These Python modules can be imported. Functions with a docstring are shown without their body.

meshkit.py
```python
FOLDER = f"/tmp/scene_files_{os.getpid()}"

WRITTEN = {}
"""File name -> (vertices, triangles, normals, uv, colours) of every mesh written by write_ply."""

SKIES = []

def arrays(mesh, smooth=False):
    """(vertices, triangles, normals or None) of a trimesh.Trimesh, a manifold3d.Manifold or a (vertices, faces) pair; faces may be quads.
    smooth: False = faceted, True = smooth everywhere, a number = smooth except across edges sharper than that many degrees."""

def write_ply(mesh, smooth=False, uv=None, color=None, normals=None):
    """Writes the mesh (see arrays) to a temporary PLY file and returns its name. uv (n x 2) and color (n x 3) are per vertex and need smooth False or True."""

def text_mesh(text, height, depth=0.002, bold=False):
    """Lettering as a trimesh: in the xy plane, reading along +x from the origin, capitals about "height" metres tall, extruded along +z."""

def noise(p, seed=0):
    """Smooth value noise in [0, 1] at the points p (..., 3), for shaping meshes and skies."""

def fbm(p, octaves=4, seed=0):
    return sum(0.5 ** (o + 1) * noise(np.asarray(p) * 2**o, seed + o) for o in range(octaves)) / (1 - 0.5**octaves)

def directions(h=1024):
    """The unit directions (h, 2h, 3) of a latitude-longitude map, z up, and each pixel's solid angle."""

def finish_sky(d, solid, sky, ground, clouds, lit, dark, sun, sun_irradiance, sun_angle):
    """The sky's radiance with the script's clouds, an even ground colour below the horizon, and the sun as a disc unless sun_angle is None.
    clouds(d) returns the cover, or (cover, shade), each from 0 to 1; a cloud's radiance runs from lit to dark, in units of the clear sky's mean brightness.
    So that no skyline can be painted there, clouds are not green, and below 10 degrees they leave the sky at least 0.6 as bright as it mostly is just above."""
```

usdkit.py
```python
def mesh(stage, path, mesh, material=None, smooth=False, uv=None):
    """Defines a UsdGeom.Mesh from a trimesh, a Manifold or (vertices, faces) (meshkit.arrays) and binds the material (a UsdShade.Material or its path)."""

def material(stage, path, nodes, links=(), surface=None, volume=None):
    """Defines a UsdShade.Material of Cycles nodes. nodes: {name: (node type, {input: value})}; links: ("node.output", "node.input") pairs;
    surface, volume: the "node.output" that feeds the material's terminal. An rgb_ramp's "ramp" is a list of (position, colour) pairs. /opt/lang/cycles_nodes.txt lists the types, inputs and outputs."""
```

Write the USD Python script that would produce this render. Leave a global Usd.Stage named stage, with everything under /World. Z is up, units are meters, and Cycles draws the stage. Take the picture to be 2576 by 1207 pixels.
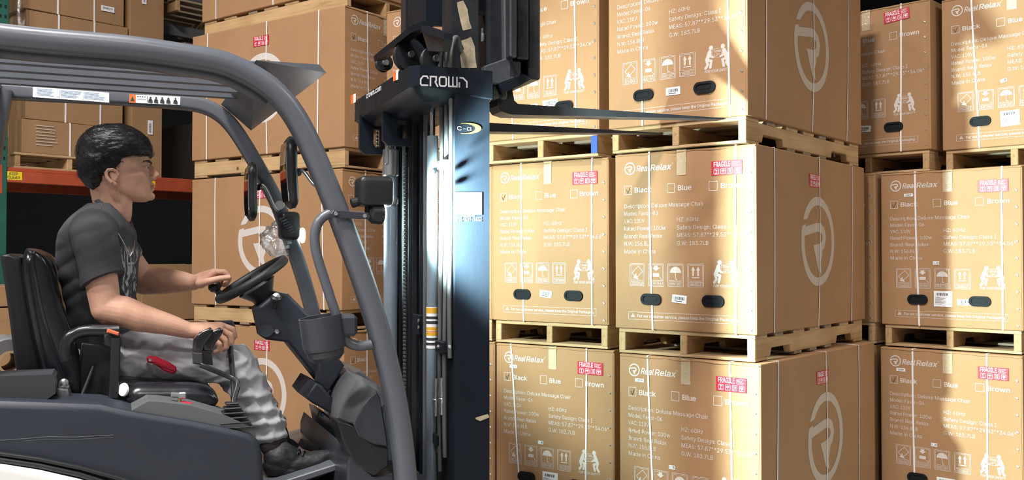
import math, random
import numpy as np
import trimesh, manifold3d, shapely
from shapely.geometry import Polygon, LineString, Point, box as sbox
from shapely import affinity
from shapely.ops import unary_union
from pxr import Usd, UsdGeom, UsdLux, UsdShade, Sdf, Gf
import usdkit, meshkit

stage = Usd.Stage.CreateInMemory()
UsdGeom.SetStageUpAxis(stage, UsdGeom.Tokens.z)
UsdGeom.SetStageMetersPerUnit(stage, 1.0)
UsdGeom.Xform.Define(stage, '/World')
stage.SetDefaultPrim(stage.GetPrimAtPath('/World'))
PI = math.pi
RNG = np.random.default_rng(7)

# ---------------------------------------------------------------- camera, lights, exposure
FPX, PITCH, CAM_H = 2350.0, math.radians(1.07), 1.47
cam = UsdGeom.Camera.Define(stage, '/World/camera')
cam.CreateHorizontalApertureAttr(36.0)
cam.CreateVerticalApertureAttr(36.0 * 1207 / 2576)
cam.CreateFocalLengthAttr(36.0 * FPX / 2576)
cam.CreateClippingRangeAttr(Gf.Vec2f(0.05, 200))
cam.AddTranslateOp().Set(Gf.Vec3d(0, 0, CAM_H))
cam.AddRotateXOp().Set(90 + math.degrees(PITCH))
cam.CreateExposureAttr(0.3)

AMB = 1.0
def ceiling_light(k, x, y, z, power, size=(1.2, 0.6), col=(1.0, 0.965, 0.92)):
    L = UsdLux.RectLight.Define(stage, f'/World/high_bay_glow_{k:03d}')
    L.CreateWidthAttr(size[0]); L.CreateHeightAttr(size[1])
    L.CreateIntensityAttr(power); L.CreateColorAttr(Gf.Vec3f(*col)); L.CreateNormalizeAttr(False)
    L.AddTranslateOp().Set(Gf.Vec3d(x, y, z - 0.05))
BAYS = [(-3.4, -2.2, 6.6, 150), (1.2, -3.2, 6.6, 55), (-6.0, 0.5, 6.6, 120), (-1.8, 1.0, 6.6, 215), (5.5, 0.5, 6.6, 65), (-3.4, 5.4, 6.6, 10)]
for k, (x, y, z, p) in enumerate(BAYS, 1):
    ceiling_light(k, x, y, z, p * AMB)
LAMP_POWER = 310.0

# ---------------------------------------------------------------- helpers
def M(name, color=(.5, .5, .5), rough=.5, metal=0.0, bump=0.0, bscale=60, var=0.0, vscale=3.0, spec=None, extra=None, detail=4, stretch=(1, 1, 1), coat=0, alpha=None, vrough=0.0):
    path = '/World/Looks/' + name
    n = {'p': ('principled_bsdf', {'base_color': color, 'roughness': rough, 'metallic': metal})}
    l = []
    if spec is not None: n['p'][1]['specular_ior_level'] = spec
    if coat: n['p'][1]['coat_weight'] = coat; n['p'][1]['coat_roughness'] = .15
    if alpha is not None: n['p'][1]['alpha'] = alpha
    if extra: n['p'][1].update(extra)
    if bump or var or vrough:
        n['tc'] = ('texture_coordinate', {}); n['mp'] = ('mapping', {'scale': stretch}); l.append(('tc.object', 'mp.vector'))
    if var or vrough:
        n['nv'] = ('noise_texture', {'scale': vscale, 'detail': detail, 'roughness': .6}); l.append(('mp.vector', 'nv.vector'))
    if var:
        c = np.array(color)
        n['rv'] = ('rgb_ramp', {'ramp': [(.25, tuple(c * (1 - var))), (.5, tuple(c)), (.78, tuple(np.minimum(c * (1 + var), 1)))]})
        l += [('nv.fac', 'rv.fac'), ('rv.color', 'p.base_color')]
    if vrough:
        n['mr'] = ('map_range', {'from_min': .3, 'from_max': .7, 'to_min': max(rough - vrough, .02), 'to_max': min(rough + vrough, 1)})
        l += [('nv.fac', 'mr.value'), ('mr.result', 'p.roughness')]
    if bump:
        n['nb'] = ('noise_texture', {'scale': bscale, 'detail': 3}); n['bp'] = ('bump', {'strength': bump, 'distance': .004})
        l += [('mp.vector', 'nb.vector'), ('nb.fac', 'bp.height'), ('bp.normal', 'p.normal')]
    return usdkit.material(stage, path, n, l, surface='p.BSDF')

def wood(name, c0, c1, axis):
    s = [22, 22, 22]; s[axis] = 1.6
    n = {'p': ('principled_bsdf', {'roughness': .75}), 'tc': ('texture_coordinate', {}), 'oi': ('object_info', {}),
         'mp': ('mapping', {'scale': tuple(s)}), 'n1': ('noise_texture', {'scale': 1.3, 'detail': 5, 'distortion': .8}),
         'n2': ('noise_texture', {'scale': 2.2, 'detail': 2}), 'r': ('rgb_ramp', {'ramp': [(.25, c1), (.5, c0), (.75, tuple(np.array(c0) * 1.15))]}),
         'r2': ('rgb_ramp', {'ramp': [(.3, (.72, .68, .62)), (.6, (1, 1, 1))]}), 'mx': ('mix_color', {'blend_type': 'multiply', 'fac': 1.0}),
         'bp': ('bump', {'strength': .35, 'distance': .003})}
    return usdkit.material(stage, '/World/Looks/' + name, n, [('tc.object', 'mp.vector'), ('mp.vector', 'n1.vector'), ('n1.fac', 'r.fac'), ('tc.object', 'n2.vector'),
        ('n2.fac', 'r2.fac'), ('r.color', 'mx.a'), ('r2.color', 'mx.b'), ('mx.result', 'p.base_color'), ('n1.fac', 'bp.height'), ('bp.normal', 'p.normal')], surface='p.BSDF')

def emit(name, color, strength):
    return usdkit.material(stage, '/World/Looks/' + name, {'e': ('emission', {'color': color, 'strength': strength})}, [], surface='e.emission')

used = {}
def unique(parent, name):
    k = (parent, name); n = used.get(k, 0); used[k] = n + 1
    return f'{parent}/{name}' + (f'_{n:03d}' if n else '')
def tag(prim, label=None, cat=None, group=None, kind=None):
    for k, v in (('label', label), ('category', cat), ('group', group), ('kind', kind)):
        if v: prim.SetCustomDataByKey(k, v)
    return prim
def thing(name, label, cat, loc=(0, 0, 0), rz=0, group=None, rx=0, ry=0):
    x = UsdGeom.Xform.Define(stage, unique('/World', name)); x.AddTranslateOp().Set(Gf.Vec3d(*map(float, loc)))
    x.AddRotateZOp().Set(float(rz))
    if rx: x.AddRotateXOp().Set(float(rx))
    if ry: x.AddRotateYOp().Set(float(ry))
    tag(x.GetPrim(), label, cat, group)
    return str(x.GetPath())
def part(parent, name, mesh, mat, label=None, smooth=30, kind=None):
    p = unique(parent, name)
    m = usdkit.mesh(stage, p, mesh, mat, smooth)
    tag(m.GetPrim(), label, None, None, kind)
    return p
def struct(name, mesh, mat, smooth=False):
    p = part('/World', name, mesh, mat, smooth=smooth, kind='structure'); return p
def solo(name, mesh, mat, label, cat, group=None, smooth=30, kind=None):
    p = part('/World', name, mesh, mat, smooth=smooth); tag(stage.GetPrimAtPath(p), label, cat, group, kind); return p
CLS = stage.CreateClassPrim('/World/shared_shapes')
def shared(name, mesh, mat, smooth=30):
    return str(usdkit.mesh(stage, f'/World/shared_shapes/{name}', mesh, mat, smooth).GetPath())
def refpart(parent, name, src, label=None, kind=None, loc=None, rz=None):
    p = unique(parent, name)
    x = UsdGeom.Mesh.Define(stage, p)
    x.GetPrim().GetReferences().AddInternalReference(src)
    if loc is not None: x.AddTranslateOp().Set(Gf.Vec3d(*map(float, loc)))
    if rz is not None: x.AddRotateZOp().Set(float(rz))
    tag(x.GetPrim(), label, None, None, kind)
    return p

cat = trimesh.util.concatenate
def tm(v, f): return trimesh.Trimesh(np.asarray(v, float), np.asarray(f, int), process=False)
def hull(pts):
    m = trimesh.convex.convex_hull(np.asarray(pts, float)); return m
def cbox(lo, hi, b=.004):
    lo, hi = np.minimum(lo, hi).astype(float), np.maximum(lo, hi).astype(float); b = min(b, .45 * float((hi - lo).min()))
    pts = []
    for i in range(8):
        s = np.array([(i >> k) & 1 for k in range(3)]); p = np.where(s, hi, lo); d = np.where(s, -b, b)
        for k in range(3):
            q = p + d; q[k] = p[k]; pts.append(q)
    return hull(pts)
def xf(m, R=None, t=None):
    m = m.copy()
    if R is not None: m.vertices = m.vertices @ np.asarray(R).T
    if t is not None: m.vertices = m.vertices + np.asarray(t)
    return m
def rotm(axis, deg): return trimesh.transformations.rotation_matrix(math.radians(deg), axis)[:3, :3]
def frame_path(P, up):
    P = np.asarray(P, float); T = np.gradient(P, axis=0); T /= np.linalg.norm(T, axis=1)[:, None] + 1e-12
    N = np.cross(np.broadcast_to(up, T.shape), T); N /= np.linalg.norm(N, axis=1)[:, None] + 1e-12
    return T, N, np.cross(T, N)
def sweep(P, prof, up=(0, 0, 1), caps=True, scale=None):
    P = np.asarray(P, float); T, N, B = frame_path(P, np.asarray(up, float)); prof = np.asarray(prof, float); n, k = len(P), len(prof)
    s = np.ones(n) if scale is None else np.asarray(scale)
    v = P[:, None] + s[:, None, None] * (prof[None, :, :1] * N[:, None] + prof[None, :, 1:] * B[:, None])
    i, j = np.meshgrid(np.arange(n - 1), np.arange(k), indexing='ij')
    a, b, c, d = i * k + j, i * k + (j + 1) % k, (i + 1) * k + (j + 1) % k, (i + 1) * k + j
    f = np.concatenate([np.stack([a, b, c], -1).reshape(-1, 3), np.stack([a, c, d], -1).reshape(-1, 3)])
    v = v.reshape(-1, 3)
    if caps:
        c0, c1 = len(v), len(v) + 1; v = np.vstack([v, P[0], P[-1]]); jj = np.arange(k)
        f = np.vstack([f, np.stack([np.full(k, c0), (jj + 1) % k, jj], 1), np.stack([np.full(k, c1), (n - 1) * k + jj, (n - 1) * k + (jj + 1) % k], 1)])
    m = tm(v, f)
    if m.volume < 0: m.invert()
    return m
def circ(r, n=14): a = np.arange(n) * 2 * PI / n; return np.stack([r * np.cos(a), r * np.sin(a)], 1)
def rrect(w, h, r, n=3):
    o = []
    for cx, cy, a0 in ((w / 2 - r, h / 2 - r, 0), (-w / 2 + r, h / 2 - r, 90), (-w / 2 + r, -h / 2 + r, 180), (w / 2 - r, -h / 2 + r, 270)):
        for k in range(n + 1):
            a = math.radians(a0 + 90 * k / n); o.append((cx + r * math.cos(a), cy + r * math.sin(a)))
    return np.array(o)
def smoothpath(P, n=40):
    from scipy.interpolate import CubicSpline
    P = np.asarray(P, float); t = np.concatenate([[0], np.cumsum(np.linalg.norm(np.diff(P, axis=0), axis=1) ** .7)])
    return CubicSpline(t, P)(np.linspace(0, t[-1], n))
def tube(P, r, n=12, up=None, res=None):
    P = np.asarray(P, float)
    if res: P = smoothpath(P, res)
    if up is None:
        d = P[-1] - P[0]; up = (0, 1, 0) if abs(d[1]) < .8 * np.linalg.norm(d) else (1, 0, 0)
    return sweep(P, circ(r, n), up)
def cyl(p, q, r, n=20, b=None, r2=None):
    p, q = np.asarray(p, float), np.asarray(q, float); L = np.linalg.norm(q - p); d = (q - p) / L; r2 = r if r2 is None else r2
    b = min(.15 * min(r, r2), .2 * L) if b is None else b
    P = [p, p + d * b * .05, p + d * b, q - d * b, q - d * b * .05, q]; s = [r - b * .9, r - b * .7, r, r2, r2 - b * .7, r2 - b * .9]
    if b == 0: P, s = [p, q], [r, r2]
    up = (0, 0, 1) if abs(d[2]) < .9 else (1, 0, 0)
    return sweep(P, circ(1, n), up, scale=s)
def lathe(prof, p, d, n=28):
    # prof: (radius, height) list along direction d from p
    p, d = np.asarray(p, float), np.asarray(d, float); d = d / np.linalg.norm(d); up = np.array((0, 0, 1.) if abs(d[2]) < .9 else (1., 0, 0))
    a = np.cross(up, d); a /= np.linalg.norm(a); b = np.cross(d, a); ang = np.arange(n) * 2 * PI / n
    v = np.concatenate([p + d * h + r * (np.cos(ang)[:, None] * a + np.sin(ang)[:, None] * b) for r, h in prof])
    k = len(prof); i, j = np.meshgrid(np.arange(k - 1), np.arange(n), indexing='ij')
    q = np.stack([i * n + j, i * n + (j + 1) % n, (i + 1) * n + (j + 1) % n, (i + 1) * n + j], -1).reshape(-1, 4)
    m = tm(v, np.vstack([q[:, [0, 1, 2]], q[:, [0, 2, 3]]]))
    if m.volume < 0: m.invert()
    return m
def torus(c, normal, R, r, n=48, k=14):
    c, d = np.asarray(c, float), np.asarray(normal, float); d /= np.linalg.norm(d); up = np.array((0, 1., 0) if abs(d[1]) < .9 else (1., 0, 0))
    a = np.cross(up, d); a /= np.linalg.norm(a); b = np.cross(d, a); t = np.arange(n) * 2 * PI / n; s = np.arange(k) * 2 * PI / k
    e = np.cos(t)[:, None] * a + np.sin(t)[:, None] * b
    v = (c + R * e)[:, None] + r * (np.cos(s)[None, :, None] * e[:, None] + np.sin(s)[None, :, None] * d)
    i, j = np.meshgrid(np.arange(n), np.arange(k), indexing='ij'); i2, j2 = (i + 1) % n, (j + 1) % k
    q = np.stack([i * k + j, i2 * k + j, i2 * k + j2, i * k + j2], -1).reshape(-1, 4)
    m = tm(v.reshape(-1, 3), np.vstack([q[:, [0, 1, 2]], q[:, [0, 2, 3]]]))
    if m.volume < 0: m.invert()
    return m
def prism(poly, v0, v1, b=.004, axis=1, hole=None):
    """polygon in the (x, z) plane of the thing, extruded along y from v0 to v1 with chamfered rims"""
    P = Polygon(poly).buffer(0)
    if hole is not None: P = P.difference(Polygon(hole))
    P = shapely.geometry.polygon.orient(P)
    lo, hi = min(v0, v1), max(v0, v1); b = min(b, .4 * (hi - lo))
    def lay(poly, h): return trimesh.creation.extrude_polygon(poly, h, engine='earcut')
    Q = P.buffer(-b, join_style=2)
    if b <= 0 or Q.is_empty or Q.geom_type != 'Polygon' or len(Q.exterior.coords) != len(P.exterior.coords) or len(Q.interiors):
        m = lay(P, hi - lo); m.vertices = m.vertices[:, [0, 2, 1]] + [0, lo, 0]; m.invert(); return m
    E = np.array(P.exterior.coords)[:-1]; n = len(E); steps = [0] if b < .0075 else [0, .32, .66]; rings = []
    for q in steps:
        ins, dep = (b, 0) if q == 0 else (b * (1 - math.sin(q * PI / 2)), b * (1 - math.cos(q * PI / 2)))
        G = P.buffer(-ins, join_style=2, mitre_limit=8)
        if G.geom_type != 'Polygon' or len(G.exterior.coords) != n + 1:
            if q == 0: m = lay(P, hi - lo); m.vertices = m.vertices[:, [0, 2, 1]] + [0, lo, 0]; m.invert(); return m
            continue
        I_ = np.array(shapely.geometry.polygon.orient(G).exterior.coords)[:-1]; I_ = np.roll(I_, -int(np.argmin(np.linalg.norm(I_ - E[0], axis=1))), axis=0)
        rings.append((I_, dep))
    I = rings[0][0]; rings = [(r, lo + d) for r, d in rings] + [(E, lo + b), (E, hi - b)] + [(r, hi - d) for r, d in rings[::-1]]; nr__ = len(rings)
    v = np.concatenate([np.column_stack([r[:, 0], np.full(n, h), r[:, 1]]) for r, h in rings]); f = []
    for k in range(nr__ - 1):
        for j in range(n):
            a, c = k * n + j, k * n + (j + 1) % n; f += [(a, c, c + n), (a, c + n, a + n)]
    tv, tf = trimesh.creation.triangulate_polygon(Polygon(I), engine='earcut')
    from scipy.spatial import cKDTree
    mp = cKDTree(I).query(tv)[1]; tf = mp[tf]
    f += [tuple(t) for t in tf] + [tuple(t[::-1] + (nr__ - 1) * n) for t in tf]
    m = tm(v, f); m.fix_normals(); return m
def flat(shape):
    """shapely geometry -> (2D vertices, faces)"""
    vs, fs, n = [], [], 0
    for g in getattr(shape, 'geoms', [shape]):
        if g.is_empty or g.geom_type != 'Polygon' or g.area < 1e-9: continue
        v, f = trimesh.creation.triangulate_polygon(g, engine='earcut')
        t = v[f]; ar = (t[:, 1, 0] - t[:, 0, 0]) * (t[:, 2, 1] - t[:, 0, 1]) - (t[:, 1, 1] - t[:, 0, 1]) * (t[:, 2, 0] - t[:, 0, 0])
        f = np.where((ar < 0)[:, None], f[:, ::-1], f); vs.append(v); fs.append(f + n); n += len(v)
    return np.concatenate(vs), np.concatenate(fs)
_tc = {}
def text2(s, h, bold=False, width=None, shear=0, spacing=None):
    key = (s, bold)
    if key not in _tc:
        m = meshkit.text_mesh(s, 1.0, .01, bold); nz = m.face_normals[:, 2]; k = nz > .9
        _tc[key] = (m.vertices[:, :2].copy(), m.faces[k].copy())
    v, f = _tc[key]; v = v * h
    u, inv = np.unique(f, return_inverse=True); v, f = v[u], inv.reshape(f.shape)
    if width: v = v * [width / v[:, 0].max(), 1]
    if shear: v = v + np.column_stack([v[:, 1] * shear, np.zeros(len(v))])
    return v, f
class Print:
    """flat print: collects 2D pieces"""
    def __init__(s): s.v, s.f, s.n = [], [], 0
    def add(s, vf, at=(0, 0), rot=0):
        v, f = vf; v = np.asarray(v)
        if rot: c, d = math.cos(math.radians(rot)), math.sin(math.radians(rot)); v = v @ np.array([[c, d], [-d, c]])
        s.v.append(v + at); s.f.append(np.asarray(f) + s.n); s.n += len(v)
    def text(s, t, x, z, h, bold=False, width=None, shear=0, rot=0): s.add(text2(t, h, bold, width, shear), (x, z), rot)
    def shape(s, g, at=(0, 0)): s.add(flat(g), at)
    def mesh(s, place, maxedge=None):
        v, f = np.concatenate(s.v), np.concatenate(s.f)
        if maxedge: v, f = trimesh.remesh.subdivide_to_size(np.column_stack([v, np.zeros(len(v))]), f, maxedge, max_iter=12); v = v[:, :2]
        return tm(place(v), f)
def ring(poly, w): return poly.difference(poly.buffer(-w))
def roundbox(x0, z0, x1, z1, r): return sbox(x0 + r, z0 + r, x1 - r, z1 - r).buffer(r, quad_segs=4)

# ---------------------------------------------------------------- materials
card = M('cardboard', (.38, .212, .105), .72, bump=.12, bscale=220, var=.09, vscale=2.4, spec=.35)
card2 = M('cardboard_rack', (.33, .19, .095), .72, bump=.12, bscale=220, var=.10, vscale=3.1, spec=.35)
ink = M('white_print', (.64, .575, .54), .6)
ink_faint = M('pale_logo_print', (.52, .43, .36), .5)
strapm = M('white_strap', (.80, .76, .76), .35, bump=.1, bscale=300)
red = M('red_label', (.52, .015, .04), .45)
white = M('white_paper', (.82, .82, .84), .5)
black_ink = M('black_print', (.03, .03, .035), .6)
blackp = M('black_plastic', (.016, .017, .02), .38, bump=.06, bscale=400)
handm = M('hand_hole_plastic', (.012, .013, .016), .55, spec=.12)
staple = M('galvanised_staple', (.75, .74, .70), .3, metal=.85)
tapem = M('clear_tape', (.56, .44, .30), .10, spec=.9, bump=.5, bscale=70)
woodA = wood('pallet_wood_pale', (.56, .37, .19), (.40, .24, .11), 1)
woodB = wood('pallet_wood_tan', (.47, .29, .14), (.31, .18, .08), 1)
woodX = wood('pallet_wood_cross', (.52, .35, .19), (.36, .22, .11), 0)
woodC = wood('pallet_wood_grey', (.34, .26, .19), (.22, .16, .11), 0)
bluepaint = M('blue_pallet_paint', (.02, .07, .35), .6)
knot = M('wood_knot', (.16, .07, .025), .7)

# ---------------------------------------------------------------- warehouse shell
conc = M('concrete_floor', (.30, .29, .28), .45, bump=.1, bscale=30, var=.18, vscale=1.2)
wallm = M('painted_block_wall', (.30, .30, .30), .8, bump=.1, bscale=12)
ceilm = M('dark_ceiling_deck', (.10, .10, .105), .8)
X0, X1, Y0, Y1, ZC = -13, 13, -9, 17, 7.2
struct('floor', cbox((X0, Y0, -.2), (X1, Y1, 0), .01), conc)
struct('ceiling', cbox((X0, Y0, ZC), (X1, Y1, ZC + .2), .01), ceilm)
struct('wall_left', cbox((X0 - .2, Y0, 0), (X0, Y1, ZC), .01), wallm)
struct('wall_right', cbox((X1, Y0, 0), (X1 + .2, Y1, ZC), .01), wallm)
struct('wall_back', cbox((X0, Y1, 0), (X1, Y1 + .2, ZC), .01), M('dark_far_wall', (.03, .03, .033), .9))
struct('wall_front', cbox((X0, Y0 - .2, 0), (X1, Y0, ZC), .01), wallm)
fixm = M('lamp_tray_grey', (.4, .4, .41), .5)
for x, y, z, p in BAYS:
    struct('ceiling_fixture', cat([cbox((x - .62, y - .32, z - .03), (x + .62, y + .32, z + .06), .02), cyl((x - .5, y, z + .05), (x - .5, y, ZC), .008, 8), cyl((x + .5, y, z + .05), (x + .5, y, ZC), .008, 8)]), fixm)

# ---------------------------------------------------------------- cartons
CW, CL, CH = .75, 1.47, .865
def bulge(p, a=.004, b=.006):
    """the cardboard swells a little between its edges"""
    p = np.array(p, float); x, y, z = p.T
    sx, sy, sz = (np.sin(PI * np.clip(t / d, 0, 1)) for t, d in ((x, CW), (y, CL), (z, CH)))
    p[:, 1] += np.where(y < .02, -1, np.where(y > CL - .02, 1, 0)) * a * sx * sz
    p[:, 0] += np.where(x < .02, -1, np.where(x > CW - .02, 1, 0)) * b * sy * sz
    return p
def grid_box(dims, r, n):
    dims = np.asarray(dims, float); V, F, c = [], [], 0
    ax = [np.unique(np.concatenate([[0, .12 * r, .45 * r, r], np.linspace(r, d - r, k), [d - r, d - .45 * r, d - .12 * r, d]])) for d, k in zip(dims, n)]
    for k in range(3):
        i, j = [q for q in range(3) if q != k]
        A, B = np.meshgrid(ax[i], ax[j], indexing='ij'); na, nb = A.shape
        a, b = np.meshgrid(np.arange(na - 1), np.arange(nb - 1), indexing='ij'); q = np.stack([a * nb + b, (a + 1) * nb + b, (a + 1) * nb + b + 1, a * nb + b + 1], -1).reshape(-1, 4)
        f = np.vstack([q[:, [0, 1, 2]], q[:, [0, 2, 3]]])
        for side in (0, 1):
            v = np.zeros((na * nb, 3)); v[:, i] = A.ravel(); v[:, j] = B.ravel(); v[:, k] = side * dims[k]
            flip = (side == 0) ^ (k == 1)
            V.append(v); F.append((f[:, ::-1] if flip else f) + c); c += len(v)
    v = np.concatenate(V); q = np.clip(v, r, dims - r); d = v - q; L = np.linalg.norm(d, axis=1)[:, None]
    v = q + r * d / np.maximum(L, 1e-9)
    m = tm(v, np.concatenate(F)); m.merge_vertices(); m.fix_normals(); return m
body = grid_box((CW, CL, CH), .007, (9, 13, 9))
body.vertices = bulge(body.vertices)
# flap lips along the top edge, a seam flap near the right corner of each end
S_body = shared('carton_body', body, card, 25)
lips = []
for y0, y1 in ((-.0045, .004), (CL - .004, CL + .0045)):
    xs = np.linspace(.004, CW - .004, 15); w = .0022 * np.sin(xs * 31) + .0012 * np.sin(xs * 77)
    lips.append(sweep(np.column_stack([xs, np.full(15, (y0 + y1) / 2) + w * .6, np.full(15, CH - .0085) + w]), rrect(.007, .008, .002, 1), (0, 0, 1)))
S_lip = [shared(f'carton_flap_edge_{i}', q_, card) for i, q_ in enumerate(lips)]
off = .0009
front = lambda v: bulge(np.column_stack([v[:, 0], np.full(len(v), 0.), v[:, 1]])) - [0, off, 0]
right = lambda v: bulge(np.column_stack([np.full(len(v), CW), v[:, 0], v[:, 1]])) + [off, 0, 0]
left = lambda v: bulge(np.column_stack([np.full(len(v), 0.), CL - v[:, 0], v[:, 1]])) - [off, 0, 0]

def emblem(R):
    """a ring broken at the upper left with an R whose bar runs into the ring"""
    k = R / .23
    g = Point(0, 0).buffer(.23, quad_segs=24).difference(Point(0, 0).buffer(.186, quad_segs=24))
    cut = Polygon([(-.26, .066), (-.10, .100), (-.10, .118), (-.26, .098)])
    g = g.difference(cut)
    bar = LineString([(-.205, .045), (-.02, .072), (.03, .072), (.066, .055), (.082, .02), (.066, -.015), (.03, -.034), (-.045, -.04)]).buffer(.023, cap_style=2, join_style=1)
    leg = Polygon([(-.075, -.018), (-.02, -.018), (.01, -.06), (.055, -.03), (.05, -.075), (.03, -.11), (.045, -.165), (.0, -.150), (-.03, -.10)])
    return affinity.scale(unary_union([g, bar, leg]), k, k, origin=(0, 0))
def stroke(pts, w, cap=2): return LineString(pts).buffer(w / 2, cap_style=cap, join_style=2)
def icon(kind, x0, z0, x1, z1, thin=.0022):
    w, h = x1 - x0, z1 - z0; cx = (x0 + x1) / 2; zc = z0 + h * .62
    g = [ring(roundbox(x0, z0, x1, z1, .004), thin), ring(roundbox(x0 + .006, z0 + .028, x1 - .006, z1 - .006, .003), thin * .8), ring(roundbox(x0 + .006, z0 + .006, x1 - .006, z0 + .024, .003), thin * .8)]
    if kind == 0:
        d = affinity.rotate(sbox(cx - .026, zc - .019, cx + .026, zc + .019), 42); g += [ring(d, .003), stroke([(cx - .02, zc - .03), (cx - .006, zc - .008)], .006), Polygon([(cx - .02, zc - .03), (cx + .008, zc - .036), (cx - .004, zc - .016)])]
    if kind == 1:
        g += [sbox(cx - .01, zc + .022, cx + .01, zc + .032), Polygon([(cx - .021, zc + .022), (cx + .021, zc + .022), (cx, zc + .006)]), roundbox(cx - .018, zc - .022, cx + .018, zc - .004, .004), stroke([(x1 - .01, z0 + .032), (cx + .02, zc - .024)], .003)]
    if kind == 2:
        d = Point(cx, zc - .002).buffer(.03).intersection(sbox(cx - .04, zc - .002, cx + .04, zc + .05)); g += [d, stroke([(cx, zc), (cx, zc - .03), (cx + .004, zc - .034), (cx + .009, zc - .032)], .0035)]
    if kind == 3:
        for s in (-.013, .013): g += [sbox(cx + s - .0045, zc - .016, cx + s + .0045, zc + .012), Polygon([(cx + s - .010, zc + .010), (cx + s + .010, zc + .010), (cx + s, zc + .03)])]
        g += [sbox(cx - .02, zc - .026, cx + .02, zc - .021)]
    return unary_union(g)
def lifter(s):
    P = [Point(.030 * s, .099).buffer(.0105)]
    P += [LineString([(.036 * s, .080), (.050 * s, .045)]).buffer(.0095), LineString([(.034 * s, .08), (.030 * s, .058), (.018 * s, .054)]).buffer(.0045),
          LineString([(.048 * s, .042), (.028 * s, .038), (.034 * s, .008)]).buffer(.006), LineString([(.052 * s, .04), (.046 * s, .022), (.058 * s, .006)]).buffer(.006)]
    return unary_union(P)
EP = {}
def grp(name): EP[name] = EP.get(name) or Print(); return EP[name]
pf = grp('wordmark'); pf.shape(emblem(.0315), (.0875, .790))
for tx, x, w in (('Real', .122, .075), ('Relax', .2, .116)): pf.text(tx, x, .774, .0285, True, w, .22)
pf.shape(ring(Point(.325, .803).buffer(.004), .001))
for k, (x, t, w) in enumerate(((.055, 'Black', .098), (.295, 'Blue', .075), (.517, 'Brown', .114))):
    pf = grp(f'colour_checkbox.{k}'); pf.shape(ring(sbox(x, .661, x + .044, .706), .0026)); pf.text(t, x + .057, .671, .0235, True, w)
for t, x, z, w in (('Description: Deluxe Massage Chair', .053, .594, .437), ('Model: Favor-06', .053, .5575, .193), ('VAC: 110V', .053, .521, .118), ('Rated Power: 100w', .053, .484, .236), ('Brand: Real Relax', .053, .446, .216),
                   ('N.W: 156.8LB', .053, .409, .157), ('Made in China', .053, .371, .18), ('HZ: 60Hz', .349, .5225, .115), ('Safety Design: Class I', .349, .484, .272), ('MEAS: 57.87"*29.53"*34.06"', .349, .4475, .366), ('G.W: 183.7LB', .349, .409, .165)):
    grp(f'specification_text.{int(x > .2)}').text(t, x, z, .0195, False, w)
for k, (x, t) in enumerate(((.087, 'FRAGILE'), (.193, 'DO NOT CRUSH'), (.299, 'KEEP DRY'), (.405, 'THIS SIDE UP'))):
    pf = grp(f'handling_symbol.{k}'); pf.shape(icon(k, x, .211, x + .085, .321)); pf.text(t, x + .012, .2215, .0085, True, .061)
pf = grp('team_lift_symbol')
pf.shape(unary_union([lifter(1), lifter(-1)]).buffer(.0003), (.600, .229))
fr = affinity.translate(ring(affinity.skew(sbox(-.024, .048, .024, .09), 8), .002), .600, .231); pf.shape(fr)
pf.text('TEAM', .583, .303, .011, True, .035, .1); pf.text('LIFT', .588, .286, .011, True, .026, .1)
pf.text('FOR YOUR SAFETY', .536, .213, .0125, True, .126, .25)
pf = grp('footer_notice'); pf.shape(ring(roundbox(.077, .046, .676, .084, .005), .0018))
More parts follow.
